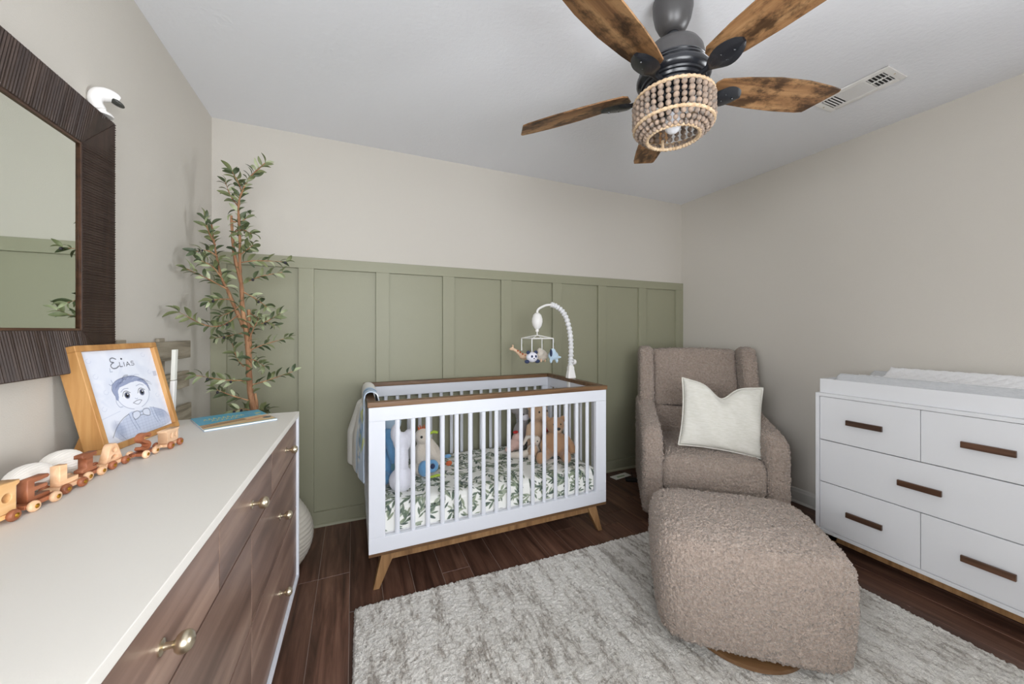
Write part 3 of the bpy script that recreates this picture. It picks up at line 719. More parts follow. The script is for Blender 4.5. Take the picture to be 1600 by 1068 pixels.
# arms: a side slab, round topped, rising to the back
for s in (-1, 1):
    prof = [(-.42, .07), (-.445, .20), (-.445, .50), (-.425, .575), (-.37, .615), (-.25, .635), (-.10, .665), (.05, .70), (.20, .72), (.36, .70), (.36, .07)]
    mb = MB(); mb.prism(prof, -.062, .062, T(s*.338, 0, 0) @ Matrix(((0, 0, 1, 0), (1, 0, 0, 0), (0, 1, 0, 0), (0, 0, 0, 1))))
    soft(mb, 'arm', 'boucle', ac, bevel=.045, voxel=VX, disp=BD, smoothit=6, seg=6)
sbox(-.285, .285, -.44, .20, .24, .462, 'seat_cushion', .05, lambda x, y, z: (x, y-.035*(1-(x/.285)**2)*(y < 0)*(abs(z-.34) < .08), z+(.022*(1-(x/.285)**2)*(1-((y+.1)/.35)**2) if z > .34 else 0)))
sbox(-.30, .30, -.40, .30, .08, .26, 'seat_base', .03)
def backfn(x, y, z): return (x, y+.16*(z-.42)/.6, z)
sbox(-.30, .32, .14, .26, .42, .65, 'lumbar_cushion', .035, lambda x, y, z: (x+.2*max(0, z-.45)*(.5), y+.16*(z-.42)/.6-(.02*(1-(x/.3)**2) if y < .2 else 0), z))
sbox(-.305, .305, .135, .27, .642, 1.075, 'backrest', .04, lambda x, y, z: (x+.025, y+.16*(z-.42)/.6-(.02*(1-(x/.3)**2) if y < .2 else 0), z+.01*(1-(x/.3)**2)))
sbox(-.37, .37, .27, .36, .10, 1.0, 'back_shell', .04, lambda x, y, z: (x*(1-.04*max(0, z-.6))+.02*(z > .6), y+.10*(z-.1)/.9, z))
for s in (-1, 1):
    prof = [(.12, .62), (.085, .69), (.095, .80), (.14, .97), (.17, 1.07), (.20, 1.10), (.30, 1.10), (.41, 1.06), (.40, .80), (.36, .62)]
    mb = MB(); mb.prism(prof, -.052, .052, T(.022+s*.350, 0, 0) @ Matrix(((0, 0, 1, 0), (1, 0, 0, 0), (0, 1, 0, 0), (0, 0, 0, 1))))
    soft(mb, 'wing', 'boucle', ac, bevel=.036, voxel=VX, disp=BD, smoothit=6, seg=6)
MB().lathe([(.27, 0), (.28, .006), (.28, .02), (.27, .025)], 48, (0, 0, 0)).build('swivel_base', 'pull_wood', ac)
MB().lathe([(.05, .02), (.05, .085)], 20).build('swivel_post', 'black_metal', ac)
# throw pillow
pw = thing('throw_pillow', 'off white linen throw pillow with a chopped top leaning on the armchair', 'pillow', (2.128, 1.600, .476), AR)
def pillow(parent, W, Hh, th, m):
    n = 48; u = np.linspace(-1, 1, n); U, V = np.meshgrid(u, u)
    f = ((1-U**2).clip(0)*(1-V**2).clip(0))**0.36
    pull = 1-.07*(1-U**2)*(V**2) ; pull2 = 1-.07*(1-V**2)*U**2
    Xp = U*W/2*pull2; Zp = V*Hh/2*pull
    dent = .075*np.exp(-(U/.30)**2)*np.clip(V+.15, 0, 1)**1.5 + .015*(1-np.abs(U))*np.clip(V, 0, 1)
    Zp = Zp-dent
    rip = .006*np.sin(U*9+V*4)*f
    verts = []; 
    for s in (-1, 1):
        Yp = s*(th/2*f*(1-.35*np.exp(-(U/.22)**2)*np.clip(V, 0, 1))+rip*(s < 0)); verts.append(np.stack([Xp.ravel(), Yp.ravel(), Zp.ravel()], 1))
    idx = np.arange(n*n).reshape(n, n); F = np.stack([idx[:-1, :-1], idx[:-1, 1:], idx[1:, 1:], idx[1:, :-1]], -1).reshape(-1, 4)
    F2 = F[:, ::-1]+n*n
    me = bpy.data.meshes.new('cover'); me.from_pydata(np.concatenate(verts).tolist(), [], np.concatenate([F, F2]).tolist())
    bm = bmesh.new(); bm.from_mesh(me); bmesh.ops.remove_doubles(bm, verts=bm.verts, dist=1e-5); bmesh.ops.recalc_face_normals(bm, faces=bm.faces); bm.to_mesh(me); bm.free()
    me.polygons.foreach_set('use_smooth', [True]*len(me.polygons)); me.materials.append(MATS[m])
    o = bpy.data.objects.new('cover', me); C.objects.link(o); o.parent = parent
    edge = [(Xp[0, i], 0, Zp[0, i]) for i in range(n)]+[(Xp[i, -1], 0, Zp[i, -1]) for i in range(1, n)]+[(Xp[-1, i], 0, Zp[-1, i]) for i in range(n-2, -1, -1)]+[(Xp[i, 0], 0, Zp[i, 0]) for i in range(n-2, 0, -1)]
    pp = MB().tube(edge+[edge[0]], .005, 8).build('piping', m, parent)
    return o, pp
for o in pillow(pw, .47, .43, .15, 'linen'):
    o.matrix_parent_inverse = Matrix.Identity(4); o.location = (0, 0, .205); o.rotation_euler = (R(-17), R(6), 0)

# ------------------------------------------------------------------ ottoman
ot = thing('ottoman', 'taupe sherpa ottoman with rounded corners and a round wooden base', 'ottoman', (1.478, 1.044, 0), R(-40))
outl = []
ow, od = .338, .285
def sup(a, w_, d_, p=.36):
    c, s_ = math.cos(a), math.sin(a); return (w_*math.copysign(abs(c)**p, c), d_*math.copysign(abs(s_)**p, s_))
mb = MB(); n = 64; levels = [(.052, .80), (.056, .90), (.075, .945), (.14, .968), (.26, .985), (.35, .985), (.395, .965), (.420, .925), (.438, .85), (.450, .66), (.456, .38), (.458, .02)]
V = []; F = []
for z, s_ in levels:
    for k in range(n):
        x, y = sup(2*PI*k/n, ow*s_, od*s_); zz = z
        V.append((x, y, zz+(.0 if z < .3 else -.02*(y/od)**2*0)))
for i in range(len(levels)-1):
    for k in range(n): F.append((i*n+k, i*n+(k+1) % n, (i+1)*n+(k+1) % n, (i+1)*n+k))
F.append(tuple(reversed(range(n)))); F.append(tuple((len(levels)-1)*n+k for k in range(n)))
mb.add(V, F)
soft(mb, 'cushion', 'boucle', ot, voxel=.0042, disp=[('CLOUDS', .0085, .0105), ('CLOUDS', .03, .004)], smoothit=5)
tex('CLOUDS', .0085)
MB().lathe([(.205, .019), (.215, .022), (.215, .036), (.205, .040)], 56, (0, -.055, 0)).build('round_base', 'walnut', ot, smooth=True)
MB().lathe([(.06, .036), (.06, .07)], 20).build('swivel_post', 'black_metal', ot)

# ------------------------------------------------------------------ right changing dresser
DX, DY0, DY1 = 2.42, -.03, 1.228     # front plane, near end, far end
k_ = DX/2.45
DY1 = 1.246*k_; half = .82*k_
DY0 = DY1-2*(DY1-half)
dz = lambda z: 1.222+(z-1.222)*k_
rd = thing('changing_dresser', 'white dresser with five drawers and dark wood bar pulls', 'dresser', (DX, half, 0))
hw = DY1-half; zt, zb = dz(.868), dz(.079); zb = max(zb, .09)
dep = .46; t_ = .018
mb = MB(); mb.box(0, dep, -hw, hw, zt-t_, zt); mb.build('dresser_top', 'cool_white', rd, .001)
for s in (-1, 1): MB().box(0, dep, *sorted((s*hw, s*(hw-t_))), zb, zt-t_).build('side_panel', 'cool_white', rd, .001)
MB().box(0, dep, -hw+t_, hw-t_, zb, zb+t_).build('bottom_panel', 'cool_white', rd, .001)
MB().box(.024, dep, -hw+t_, hw-t_, zb+t_, zt-t_).build('carcass', 'seam_black', rd)
zs = [zt-t_, dz(.603), dz(.365), zb+t_]
g = .0022
def rdrawer(y0, y1, z0, z1, hl):
    d = MB().box(.004, .022, y0+g/2, y1-g/2, z0+g, z1-g).build('drawer_front', 'cool_white', rd, .0012)
    yc = (y0+y1)/2; zc = (z0+z1)/2
    MB().box(-.022, -.009, yc-hl, yc+hl, zc-.0135, zc+.0135).build('pull', 'pull_wood', d, .002)
    m2 = MB()
    for s in (-1, 1): m2.box(-.010, .005, yc+s*(hl-.012)-.006, yc+s*(hl-.012)+.006, zc-.006, zc+.006)
    m2.build('pull_post', 'pull_wood', d)
a_, b_ = -hw+t_+.001, hw-t_-.001
for (z1_, z0_), two in (((zs[0], zs[1]), 1), ((zs[1], zs[2]), 0), ((zs[2], zs[3]), 1)):
    if two: rdrawer(a_, 0, z0_, z1_, .073); rdrawer(0, b_, z0_, z1_, .073)
    else: rdrawer(a_, b_, z0_, z1_, .073)
for x0_ in (.03, dep-.055): MB().box(x0_, x0_+.025, -hw+.05, hw-.05, zb-.04, zb).build('base_beam', 'walnut_leg', rd, .002)
for sx in (0, 1):
    for s in (-1, 1):
        xx = .03 if sx == 0 else dep-.06
        MB().hexa([(xx, s*(hw-.05)-.012, 0), (xx+.022, s*(hw-.05)-.012, 0), (xx+.022, s*(hw-.05)+.012, 0), (xx, s*(hw-.05)+.012, 0)],
                  [(xx, s*(hw-.075)-.02, zb), (xx+.03, s*(hw-.075)-.02, zb), (xx+.03, s*(hw-.075)+.02, zb), (xx, s*(hw-.075)+.02, zb)]).build('leg', 'walnut_leg', rd, .001)
# tray
ty = hw-.012; ct = thing('changing_tray', 'white open changing tray on the white dresser', 'tray', (DX, half, zt+.0005))
th = .078
for args in ((.02, .034, -ty, ty), (dep-.012, dep+.002, -ty, ty)): MB().box(*args, 0, th).build('tray_side', 'cool_white', ct, .001)
for s in (-1, 1): MB().box(.034, dep-.012, *sorted((s*ty, s*(ty-.014))), 0, th).build('tray_end', 'cool_white', ct, .001)
MB().box(.034, dep-.012, -ty+.014, ty-.014, 0, .006).build('tray_floor', 'cool_white', ct)
# contoured pad with quilted liner
cp = thing('changing_pad', 'contoured grey cotton changing pad lying in the white tray', 'changing pad', (DX, half, zt+.007))
n = 60; U, V = np.meshgrid(np.linspace(0, 1, n), np.linspace(0, 1, 90))
px0, px1, py0, py1 = .040, dep-.018, -ty+.03, ty-.045
prof = lambda u: .055+.068*np.abs(2*u-1)**2.2*(1-np.clip((np.abs(2*u-1)-.86)/.14, 0, 1)**2*.55)
Zt = prof(U); ed = np.minimum(V, 1-V)*(py1-py0); Zt = Zt*np.clip(ed/.03, 0, 1)**.4
Zt[:, 0] = 0; Zt[:, -1] = 0
P = np.stack([px0+U*(px1-px0), py0+V*(py1-py0), Zt], -1).reshape(-1, 3)
idx = np.arange(n*90).reshape(90, n); F = np.stack([idx[:-1, :-1], idx[:-1, 1:], idx[1:, 1:], idx[1:, :-1]], -1).reshape(-1, 4)
me = bpy.data.meshes.new('pad_cover'); me.from_pydata(P.tolist(), [], F.tolist()); me.polygons.foreach_set('use_smooth', [True]*len(me.polygons)); me.materials.append(MATS['grey_cotton'])
o = bpy.data.objects.new('pad_cover', me); C.objects.link(o); o.parent = cp
ql = thing('pad_liner', 'white quilted liner draped over the changing pad', 'pad liner', (DX, half, zt+.007))
n = 110; mm = 150; U, V = np.meshgrid(np.linspace(.10, .985, n), np.linspace(0, 1, mm)); Yq = -ty+.04+V*(2*ty-.19)
Zq = prof(U)+.008+.035*np.clip(U-.55, 0, 1)
qs = .052; a1 = (U*(px1-px0)+Yq)/qs; a2 = (U*(px1-px0)-Yq)/qs
Zq = Zq+.0045*np.minimum(np.abs(np.sin(PI*a1)), np.abs(np.sin(PI*a2)))**.6
P = np.stack([px0+U*(px1-px0), Yq, Zq], -1).reshape(-1, 3)
idx = np.arange(n*mm).reshape(mm, n); F = np.stack([idx[:-1, :-1], idx[:-1, 1:], idx[1:, 1:], idx[1:, :-1]], -1).reshape(-1, 4)
me = bpy.data.meshes.new('quilted_cloth'); me.from_pydata(P.tolist(), [], F.tolist()); me.polygons.foreach_set('use_smooth', [True]*len(me.polygons)); me.materials.append(MATS['white_cotton'])
o = bpy.data.objects.new('quilted_cloth', me); C.objects.link(o); o.parent = ql
md = o.modifiers.new('th', 'SOLIDIFY'); md.thickness = .006

# ------------------------------------------------------------------ left dresser, slightly turned
LR = R(-1.2); LW, LD, LT = 1.376, .475, .88
# local frame: +x into the room is the front, -y towards the camera
ld = thing('drawer_dresser', 'long white dresser with brown wood drawer fronts and brass knobs', 'dresser', (-.21, 1.786, 0), LR)
def LP(x, y, z): return Vector((-.21+x*math.cos(LR)-y*math.sin(LR), 1.786+x*math.sin(LR)+y*math.cos(LR), z))
MB().box(-LD, 0, -LW, 0, LT-.020, LT).build('dresser_top', 'dresser_top', ld, .0015)
for y0_, y1_ in ((-LW, -LW+.018), (-.018, 0)): MB().box(-LD, 0, y0_, y1_, .182, LT-.020).build('side_panel', 'white_lacquer', ld, .001)
MB().box(-LD, 0, -LW+.018, -.018, .182, .20).build('bottom_panel', 'white_lacquer', ld, .001)
MB().box(-LD, -.030, -LW+.018, -.018, .20, LT-.020).build('carcass', 'seam_black', ld)
def ldrawer(y0, y1, z0, z1):
    d = MB().box(-.028, -.008, y0+.0015, y1-.0015, z0+.0015, z1-.0015).build('drawer_front', 'drawer_wood', ld, .001)
    d.location = (0, 0, 0)
    yc, zc = (y0+y1)/2, (z0+z1)/2
    MB().lathe([(.0105, 0), (.0105, .002), (.005, .004), (.0045, .013), (.006, .0155), (.0105, .0175), (.0135, .0215), (.0145, .0265), (.0135, .031), (.010, .035), (.005, .0372), (.0001, .0375)], 20,
               M=T(-.008, yc, zc) @ rots('Y', 90)).build('knob', 'champagne', d)
ys = [-LW+.018, -LW+.018+(LW-.036)/3, -LW+.018+(LW-.036)*2/3, -.018]
for a, b in zip(ys[:-1], ys[1:]): ldrawer(a, b, .718, LT-.021)
for z0_, z1_ in ((.488, .716), (.201, .486)):
    ldrawer(-LW+.018, -LW/2, z0_, z1_); ldrawer(-LW/2, -.018, z0_, z1_)
for x_ in (-.06, -LD+.06):
    for y_ in (-.09, -LW+.09):
        MB().lathe([(.012, 0), (.021, .182)], 16, (x_, y_, 0)).build('leg', 'grey_wood', ld)

# ------------------------------------------------------------------ mirror
mr = thing('wall_mirror', 'large wall mirror in a ribbed dark brown wooden frame', 'mirror', (XL+.002, .90, 1.49), 0)
my0, my1, mz0_, mz1_ = -.56, .69, -.385, .395       # outer, around the centre
fw = .118
def mframe(pts, name):
    lo = [Vector((0, y, z)) for y, z in pts]; hi = [Vector((.038 if i in (0, 1) else .018, y, z)) for i, (y, z) in enumerate(pts)]
    return MB().hexa(lo, hi)
A, B_, C_, D_ = (my0, mz0_), (my1, mz0_), (my1, mz1_), (my0, mz1_)
a2, b2, c2, d2 = (my0+fw, mz0_+fw), (my1-fw, mz0_+fw), (my1-fw, mz1_-fw), (my0+fw, mz1_-fw)
for q_, ax_ in (((B_, C_, c2, b2), 1), ((A, B_, b2, a2), 0), ((C_, D_, d2, c2), 0), ((D_, A, a2, d2), 1)):
    f_ = mframe(q_, 'frame').build('frame_board', 'mirror_wood', mr, .002)
    # ribs across the board
    rb = MB(); rr = random.Random(len(MATS)+ax_)
    (oy0, oz0), (oy1, oz1), (iy1, iz1), (iy0, iz0) = q_
    nR = 150 if ax_ == 0 else 100
    for i in range(nR):
        t = (i+.5)/nR; w_ = .42/nR
        def P_(u, inner, hgt):
            oy, oz = oy0+(oy1-oy0)*u, oz0+(oz1-oz0)*u; 
            # the perpendicular foot on the inner edge, clipped to the mitre
            if ax_ == 0:
                d = min(fw, abs(oy-my0), abs(my1-oy)); s_ = 1 if oz < 0 else -1
                return Vector((hgt, oy, oz+s_*d*inner))
            d = min(fw, abs(oz-mz0_), abs(mz1_-oz)); s_ = 1 if oy < 0 else -1
            return Vector((hgt, oy+s_*d*inner, oz))
        hx_ = .038; hi_ = .038-.020
        e0, e1 = t-w_, t+w_; rdg = rr.uniform(.0012, .0026)
        b0 = [P_(e0, .02, hx_-.001), P_(e1, .02, hx_-.001), P_(e1, .98, hi_-.001), P_(e0, .98, hi_-.001)]
        tm0, tm1 = P_(t, .02, hx_+rdg), P_(t, .98, hi_+rdg)
        rb.add(b0+[tm0, tm1], [(0, 1, 4), (1, 2, 5, 4), (2, 3, 5), (3, 0, 4, 5), (0, 3, 2, 1)])
    r_ = rb.build('rib', 'mirror_wood', f_); r_['kind'] = 'stuff'
MB().box(.008, .012, my0+fw-.01, my1-fw+.01, mz0_+fw-.01, mz1_-fw+.01).build('mirror_glass', 'mirror_glass', mr)
lp_ = MB()
t = .006
yA, yB_, zA, zB_ = my0+fw, my1-fw, mz0_+fw, mz1_-fw
lp_.box(.011, .017, yA-t, yA+t, zA-t, zB_+t); lp_.box(.011, .017, yB_-t, yB_+t, zA-t, zB_+t); lp_.box(.011, .017, yA+t, yB_-t, zA-t, zA+t); lp_.box(.011, .017, yA+t, yB_-t, zB_-t, zB_+t)
lp_.build('inner_lip', 'pull_wood', mr, .001)
# baby monitor camera on the mirror corner
bc = thing('baby_monitor', 'white curved baby monitor camera perched on the mirror corner', 'camera', (XL+.028, 1.548, 1.888), R(30))
mb = MB(); mb.lathe([(.030, 0), (.032, .004), (.028, .010), (.012, .014), (.011, .03), (.0001, .03)], 24); bc.scale = (.82, .82, .82); mb.build('stand', 'plastic_white', bc)
mb = MB(); mb.tube(catmull([(-.008, 0, .02), (-.018, 0, .05), (-.008, 0, .075), (.02, 0, .085), (.045, 0, .078)], 5), [.021, .021, .020, .020, .020, .021, .021, .022, .023, .024, .025, .025, .025, .025, .024, .023, .022, .021, .020, .018, .014], 16)
mb.build('housing', 'plastic_white', bc)
MB().ell((.036, 0, .068), (.026, .019, .010), M=rots('Y', 25)).build('lens_face', 'plastic_dark', bc)

# ------------------------------------------------------------------ weathered wood wall hanging
ws = thing('pallet_wall_decor', 'weathered grey wood slat hanging on the wall behind the picture', 'wall decor', (XL+.002, 0, 0))
for y0_, y1_, z0_, z1_ in ((1.62, 2.205, 1.096, 1.176), (1.60, 2.190, .962, 1.036), (1.60, 2.215, .80, .882)):
    o = MB().box(.014, .032, y0_, y1_, z0_, z1_).build('slat', 'grey_wood', ws, .002)
for y0_ in (1.945, 1.66): MB().box(0, .014, y0_, y0_+.05, .78, 1.19).build('upright', 'grey_wood', ws, .002)
# ------------------------------------------------------------------ things on the left dresser
st = thing('white_wand', 'slim white plastic wand standing behind the picture frame', 'wand', (-.615, 1.742, LT+.0005))
MB().hexa([(-.008, -.012, 0), (.006, -.012, 0), (.006, .012, 0), (-.008, .012, 0)], [(-.009, .010, .155), (.005, .010, .155), (.005, .034, .155), (-.009, .034, .155)]).build('lower_half', 'plastic_white', st, .002)
MB().hexa([(-.008, .011, .157), (.004, .011, .157), (.004, .033, .157), (-.008, .033, .157)], [(-.010, .028, .270), (.002, .028, .270), (.002, .050, .270), (-.010, .050, .270)]).build('upper_half', 'paper', st, .001)

# picture frame
PW, PH, PD = .316, .309, .048
ang = -.165
pf = thing('framed_portrait', 'deep oak shadow box frame with a pencil portrait of a baby', 'picture frame', (-.623, 1.372, LT+.001), ang)
# local: y along the width (away from camera), x out of the front, z up ; leaned back
LEAN = Matrix.Rotation(R(-13.6), 4, 'Y')
def FM(mb, name, m, bevel=.0015, parent=pf):
    for v in mb.bm.verts: v.co = LEAN @ v.co
    return mb.build(name, m, parent, bevel)
bw = .017
FM(MB().box(-PD, 0, 0, bw, bw, PH-bw), 'side_board', 'frame_oak'); FM(MB().box(-PD, 0, PW-bw, PW, bw, PH-bw), 'side_board', 'frame_oak')
FM(MB().box(-PD, 0, 0, PW, 0, bw), 'bottom_board', 'frame_oak'); FM(MB().box(-PD, 0, 0, PW, PH-bw, PH), 'top_board', 'frame_oak')
FM(MB().box(-PD+.002, -.012, bw, PW-bw, bw, PH-bw), 'backing', 'paper')
aw, ah = PW-2*bw, PH-2*bw
cv = Canvas(1, 1, 240, 290, (226, 230, 242))
rnd = random.Random(8)
for _ in range(60):
    cv.ellipse(rnd.random(), rnd.random(), rnd.uniform(.02, .12), rnd.uniform(.01, .06), rnd.choice([(206, 212, 230), (236, 239, 248), (214, 220, 236)]), rnd.uniform(0, 3), .35, .9)
INK = (38, 42, 62); MID = (120, 132, 168); LT_ = (176, 186, 212)
def S(pts, w=.006, col=INK, op=.9, close=False):
    P = [Vector((x, y, 0)) for x, y in pts]
    if close: P.append(P[0])
    cv.stroke([(p.x, p.y) for p in catmull(P, 6)], w, col, op, .006)
# the name
S([(.44, .105), (.40, .088), (.365, .10), (.365, .13), (.40, .14), (.375, .15), (.35, .175), (.37, .205), (.415, .205), (.455, .185)], .011)
cv.stroke([(.475, .145), (.470, .195), (.505, .195)], .008, INK, 1); cv.stroke([(.535, .15), (.532, .195)], .008, INK, 1); cv.ellipse(.515, .107, .013, .011, INK, 0, 1, .2)
cv.stroke([(.56, .197), (.588, .148), (.612, .195)], .008, INK, 1); cv.stroke([(.57, .182), (.607, .178)], .007, INK, 1)
S([(.672, .148), (.645, .146), (.640, .165), (.672, .172), (.668, .192), (.632, .192)], .008)
# shirt
cv.poly([(.30, .78), (.42, .72), (.62, .715), (.78, .74), (.93, .80), (1.0, .86), (1.0, .97), (.80, 1.0), (.22, 1.0), (.14, .92), (.2, .84)], (186, 196, 220), .8)
for i in range(16): cv.stroke([(.2+i*.05, .76+.03*math.sin(i)), (.19+i*.05, .99)], .004, MID, .35)
for i in range(7): cv.stroke([(.2, .78+i*.033), (.9, .78+i*.033)], .004, MID, .3)
cv.ellipse(.22, .86, .09, .06, MID, .9, .45, .8); cv.ellipse(.86, .83, .09, .05, MID, .6, .4, .8)
S([(.40, .735), (.30, .77), (.20, .84), (.12, .93)]); S([(.72, .72), (.82, .76), (.93, .82), (.98, .90)], .005, MID); S([(.22, .92), (.27, .99)], .005, MID)
for x_ in (.40, .73): S([(x_, .735), (x_+.015, .83), (x_+.05, .93)], .006, MID); S([(x_+.045, .73), (x_+.06, .83), (x_+.09, .93)], .006, MID)
# head
hd = [(.545+.245*math.cos(a)*(1 if math.sin(a) < 0 else .96), .515+.185*math.sin(a)) for a in [2*PI*i/20 for i in range(20)]]
cv.poly(hd, (232, 235, 246), 1.0)
S(hd[:12], .005, MID); cv.poly([(.50, .68), (.60, .68), (.62, .73), (.48, .73)], (228, 231, 243))
# hair
hair = [(.29, .50), (.275, .44), (.30, .385), (.36, .345), (.44, .325), (.55, .315), (.66, .335), (.745, .385), (.79, .45), (.80, .53), (.775, .47), (.72, .415), (.64, .385), (.55, .39), (.46, .41), (.38, .425), (.345, .46), (.335, .53), (.315, .57), (.29, .55)]
cv.poly(hair, (146, 156, 188), .95)
for i in range(34):
    a = rnd.uniform(0, 1); x_ = .29+.5*a; y_ = .43-.10*math.sin(PI*min(1, max(0, a)))+rnd.uniform(-.02, .03)
    S([(x_, y_), (x_+.04, y_-.02+.05*(a-.5)), (x_+.09, y_-.015+.09*(a-.5))], .005, rnd.choice([INK, MID, (90, 100, 138), (200, 208, 228)]), .55)
S(hair[:11], .006, (70, 78, 110))
S([(.30, .53), (.285, .58), (.31, .635), (.35, .64)], .005, MID); 
# brows, eyes, nose, mouth
S([(.38, .478), (.43, .45), (.49, .452)], .006, MID); S([(.61, .442), (.67, .43), (.72, .45)], .006, MID)
for ex in (.445, .665):
    cv.ellipse(ex, .525, .058, .043, (244, 246, 252), 0, 1, .15); cv.ellipse(ex+.005, .528, .038, .038, (92, 98, 122), 0, 1, .3); cv.ellipse(ex+.005, .528, .022, .022, (22, 24, 36), 0, 1, .2); cv.ellipse(ex+.016, .516, .008, .008, (250, 250, 255), 0, 1, .2)
    S([(ex-.058, .528), (ex-.03, .485), (ex+.01, .479), (ex+.055, .505)], .008, INK)
S([(.545, .578), (.56, .590), (.585, .586)], .005, MID)
S([(.50, .628), (.55, .612), (.60, .608), (.635, .618)], .006); S([(.51, .632), (.57, .655), (.63, .622)], .006, (80, 88, 120))
# bow tie
for s_ in (-1, 1):
    P_ = [(.575, .765), (.575+s_*.05, .728), (.575+s_*.115, .735), (.575+s_*.13, .775), (.575+s_*.11, .815), (.575+s_*.05, .80)]
    cv.poly(P_, (214, 220, 236)); S(P_, .006, INK, .9, True)
cv.ellipse(.575, .766, .022, .022, (200, 208, 228), 0, 1, .2); S([(.555, .75), (.595, .75), (.595, .782), (.555, .782)], .005, INK, .9, True)
# doodles in the ground
for (x_, y_) in ((.13, .27), (.2, .45), (.88, .3), (.12, .62), (.9, .6), (.1, .1), (.85, .08)):
    S([(x_+.03*math.cos(q_), y_+.025*math.sin(q_)) for q_ in (0, 1.2, 2.4, 3.6, 4.8)], .004, LT_, .6)
cv.stroke([(.33, .20), (.32, .24), (.35, .24)], .006, MID, .8); cv.stroke([(.30, .33), (.31, .37), (.28, .39), (.26, .37)], .006, MID, .8)
cv.poly([(.925, .30), (.985, .30), (.985, .36), (.925, .36)], (190, 196, 214)); cv.stroke([(.05, .72), (.3, .68)], .004, LT_, .8)
def artfn(X, Y):
    p = np.stack([np.full_like(X, -.0115), bw+X*aw, PH-bw-Y*ah], 0); L3 = np.array(LEAN.to_3x3()); q = L3 @ p
    return q[0], q[1], q[2]
cv.mesh('art_print', 'art_print', pf, artfn)
# bracket stand behind
FM(MB().prism([(0, .012), (-.065, .015), (-.012, .095), (0, .095)], 0, .016, Matrix(((1, 0, 0, -PD), (0, 0, 1, .045), (0, 1, 0, 0), (0, 0, 0, 1)))), 'easel_bracket', 'frame_oak')
MB().lathe([(.005, 0), (.004, .002)], 12, M=LEAN @ T(-PD-.022, .0445, .045) @ rots('X', 90)).build('bracket_hole', 'black_felt', pf)

# cream ribbed plush balls
for (x_, y_, r_, lab) in ((-.628, 1.118, .034, 'cream ribbed plush ball behind the letter E train car'), (-.630, 1.215, .034, 'cream ribbed plush ball behind the letter I train car')):
    b = thing('plush_ball', lab, 'plush ball', (x_, y_, LT+.001), R(75))
    mb = MB(); n, kx = 60, 28; V = []; F = []
    for i in range(kx+1):
        a = PI*i/kx
        for k in range(n):
            q_ = 2*PI*k/n; rr = r_*(1+.018*math.cos(k*PI)*math.sin(a)); V.append((rr*1.2*math.cos(a)*-1, rr*math.sin(a)*math.cos(q_)*.95, r_*.86+rr*.86*math.sin(a)*math.sin(q_)))
    for i in range(kx):
        for k in range(n): F.append((i*n+k, i*n+(k+1) % n, (i+1)*n+(k+1) % n, (i+1)*n+k))
    mb.add(V, F); mb.smooth = True; mb.build('cover', 'ribbed_white', b, smooth=True)
    MB().ell((r_*1.2, 0, r_*.86), (.006, .01, .01), 10, 6).build('tie', 'white_cotton', b)

# letter train
def curve_prism(polys, depth, name, m, parent, M, bev=.0012, letter_flat=False):
    cu = bpy.data.curves.new(name, 'CURVE'); cu.dimensions = '2D'; cu.fill_mode = 'BOTH'; cu.extrude = depth/2-bev; cu.bevel_depth = bev; cu.bevel_resolution = 1; cu.offset = -bev
    for p in polys:
        sp = cu.splines.new('POLY'); sp.points.add(len(p)-1); sp.use_cyclic_u = True
        for i, (x, y) in enumerate(p): sp.points[i].co = (x, y, 0, 1)
    if letter_flat: cu.bevel_depth = 0; cu.offset = 0; cu.extrude = depth/2
    t = bpy.data.objects.new('t', cu); C.objects.link(t); dg = bpy.context.evaluated_depsgraph_get(); dg.update()
    me = bpy.data.meshes.new_from_object(t.evaluated_get(dg)); bpy.data.objects.remove(t); me.name = name
    me.transform(M); me.materials.clear(); me.materials.append(MATS[m])
    o = bpy.data.objects.new(name, me); C.objects.link(o); o.parent = parent
    return o
def circ(cx, cy, r, n=14, a0=0, a1=2*PI): return [(cx+r*math.cos(a0+(a1-a0)*i/n), cy+r*math.sin(a0+(a1-a0)*i/n)) for i in range(n if a1-a0 > 6 else n+1)]
def thick(pts, w_):
    P = catmull([(x, y, 0) for x, y in pts], 5); Lf = []; Rt = []
    for i, p in enumerate(P):
        t = (P[min(i+1, len(P)-1)]-P[max(i-1, 0)]).normalized(); nrm = Vector((-t.y, t.x, 0))
        Lf.append((p.x+nrm.x*w_/2, p.y+nrm.y*w_/2)); Rt.append((p.x-nrm.x*w_/2, p.y-nrm.y*w_/2))
    return Lf+Rt[::-1]
# train runs along its local +y ; side (letters) faces local +x
TR = math.atan2(-(-.473+.561), (1.434-.935))   # rotation so that local +y follows the line
YZ = Matrix(((0, 0, 1, 0), (1, 0, 0, 0), (0, 1, 0, 0), (0, 0, 0, 1)))     # xy drawing -> y,z plane, extrude along x
SH = {
 'E': [[(-.024, 0), (.026, 0), (.026, .010), (-.008, .011), (-.008, .023), (.020, .024), (.022, .029), (.019, .034), (-.008, .035), (-.008, .045), (.022, .046), (.026, .051), (.022, .056), (-.024, .056)]],
 'L': [[(-.024, 0), (.026, 0), (.026, .014), (-.004, .014), (-.004, .056), (-.024, .056)]],
 'I': [[(-.022, 0), (.022, 0), (.022, .011), (.010, .013), (.010, .043), (.022, .045), (.022, .056), (-.022, .056), (-.022, .045), (-.010, .043), (-.010, .013), (-.022, .011)]],
 'A': [[(-.030, 0), (.030, 0), (.012, .050), (.006, .056), (-.006, .056), (-.012, .050)], circ(0, .036, .0078), [(-.012, .008)]+circ(0, .008, .012, 8, PI, 0)[1:-1]+[(.012, .008)]],
 'S': [thick([(.019, .043), (.010, .050), (-.006, .051), (-.016, .043), (-.011, .033), (.007, .025), (.016, .015), (.008, .006), (-.008, .005), (-.019, .012)], .0095)],
}
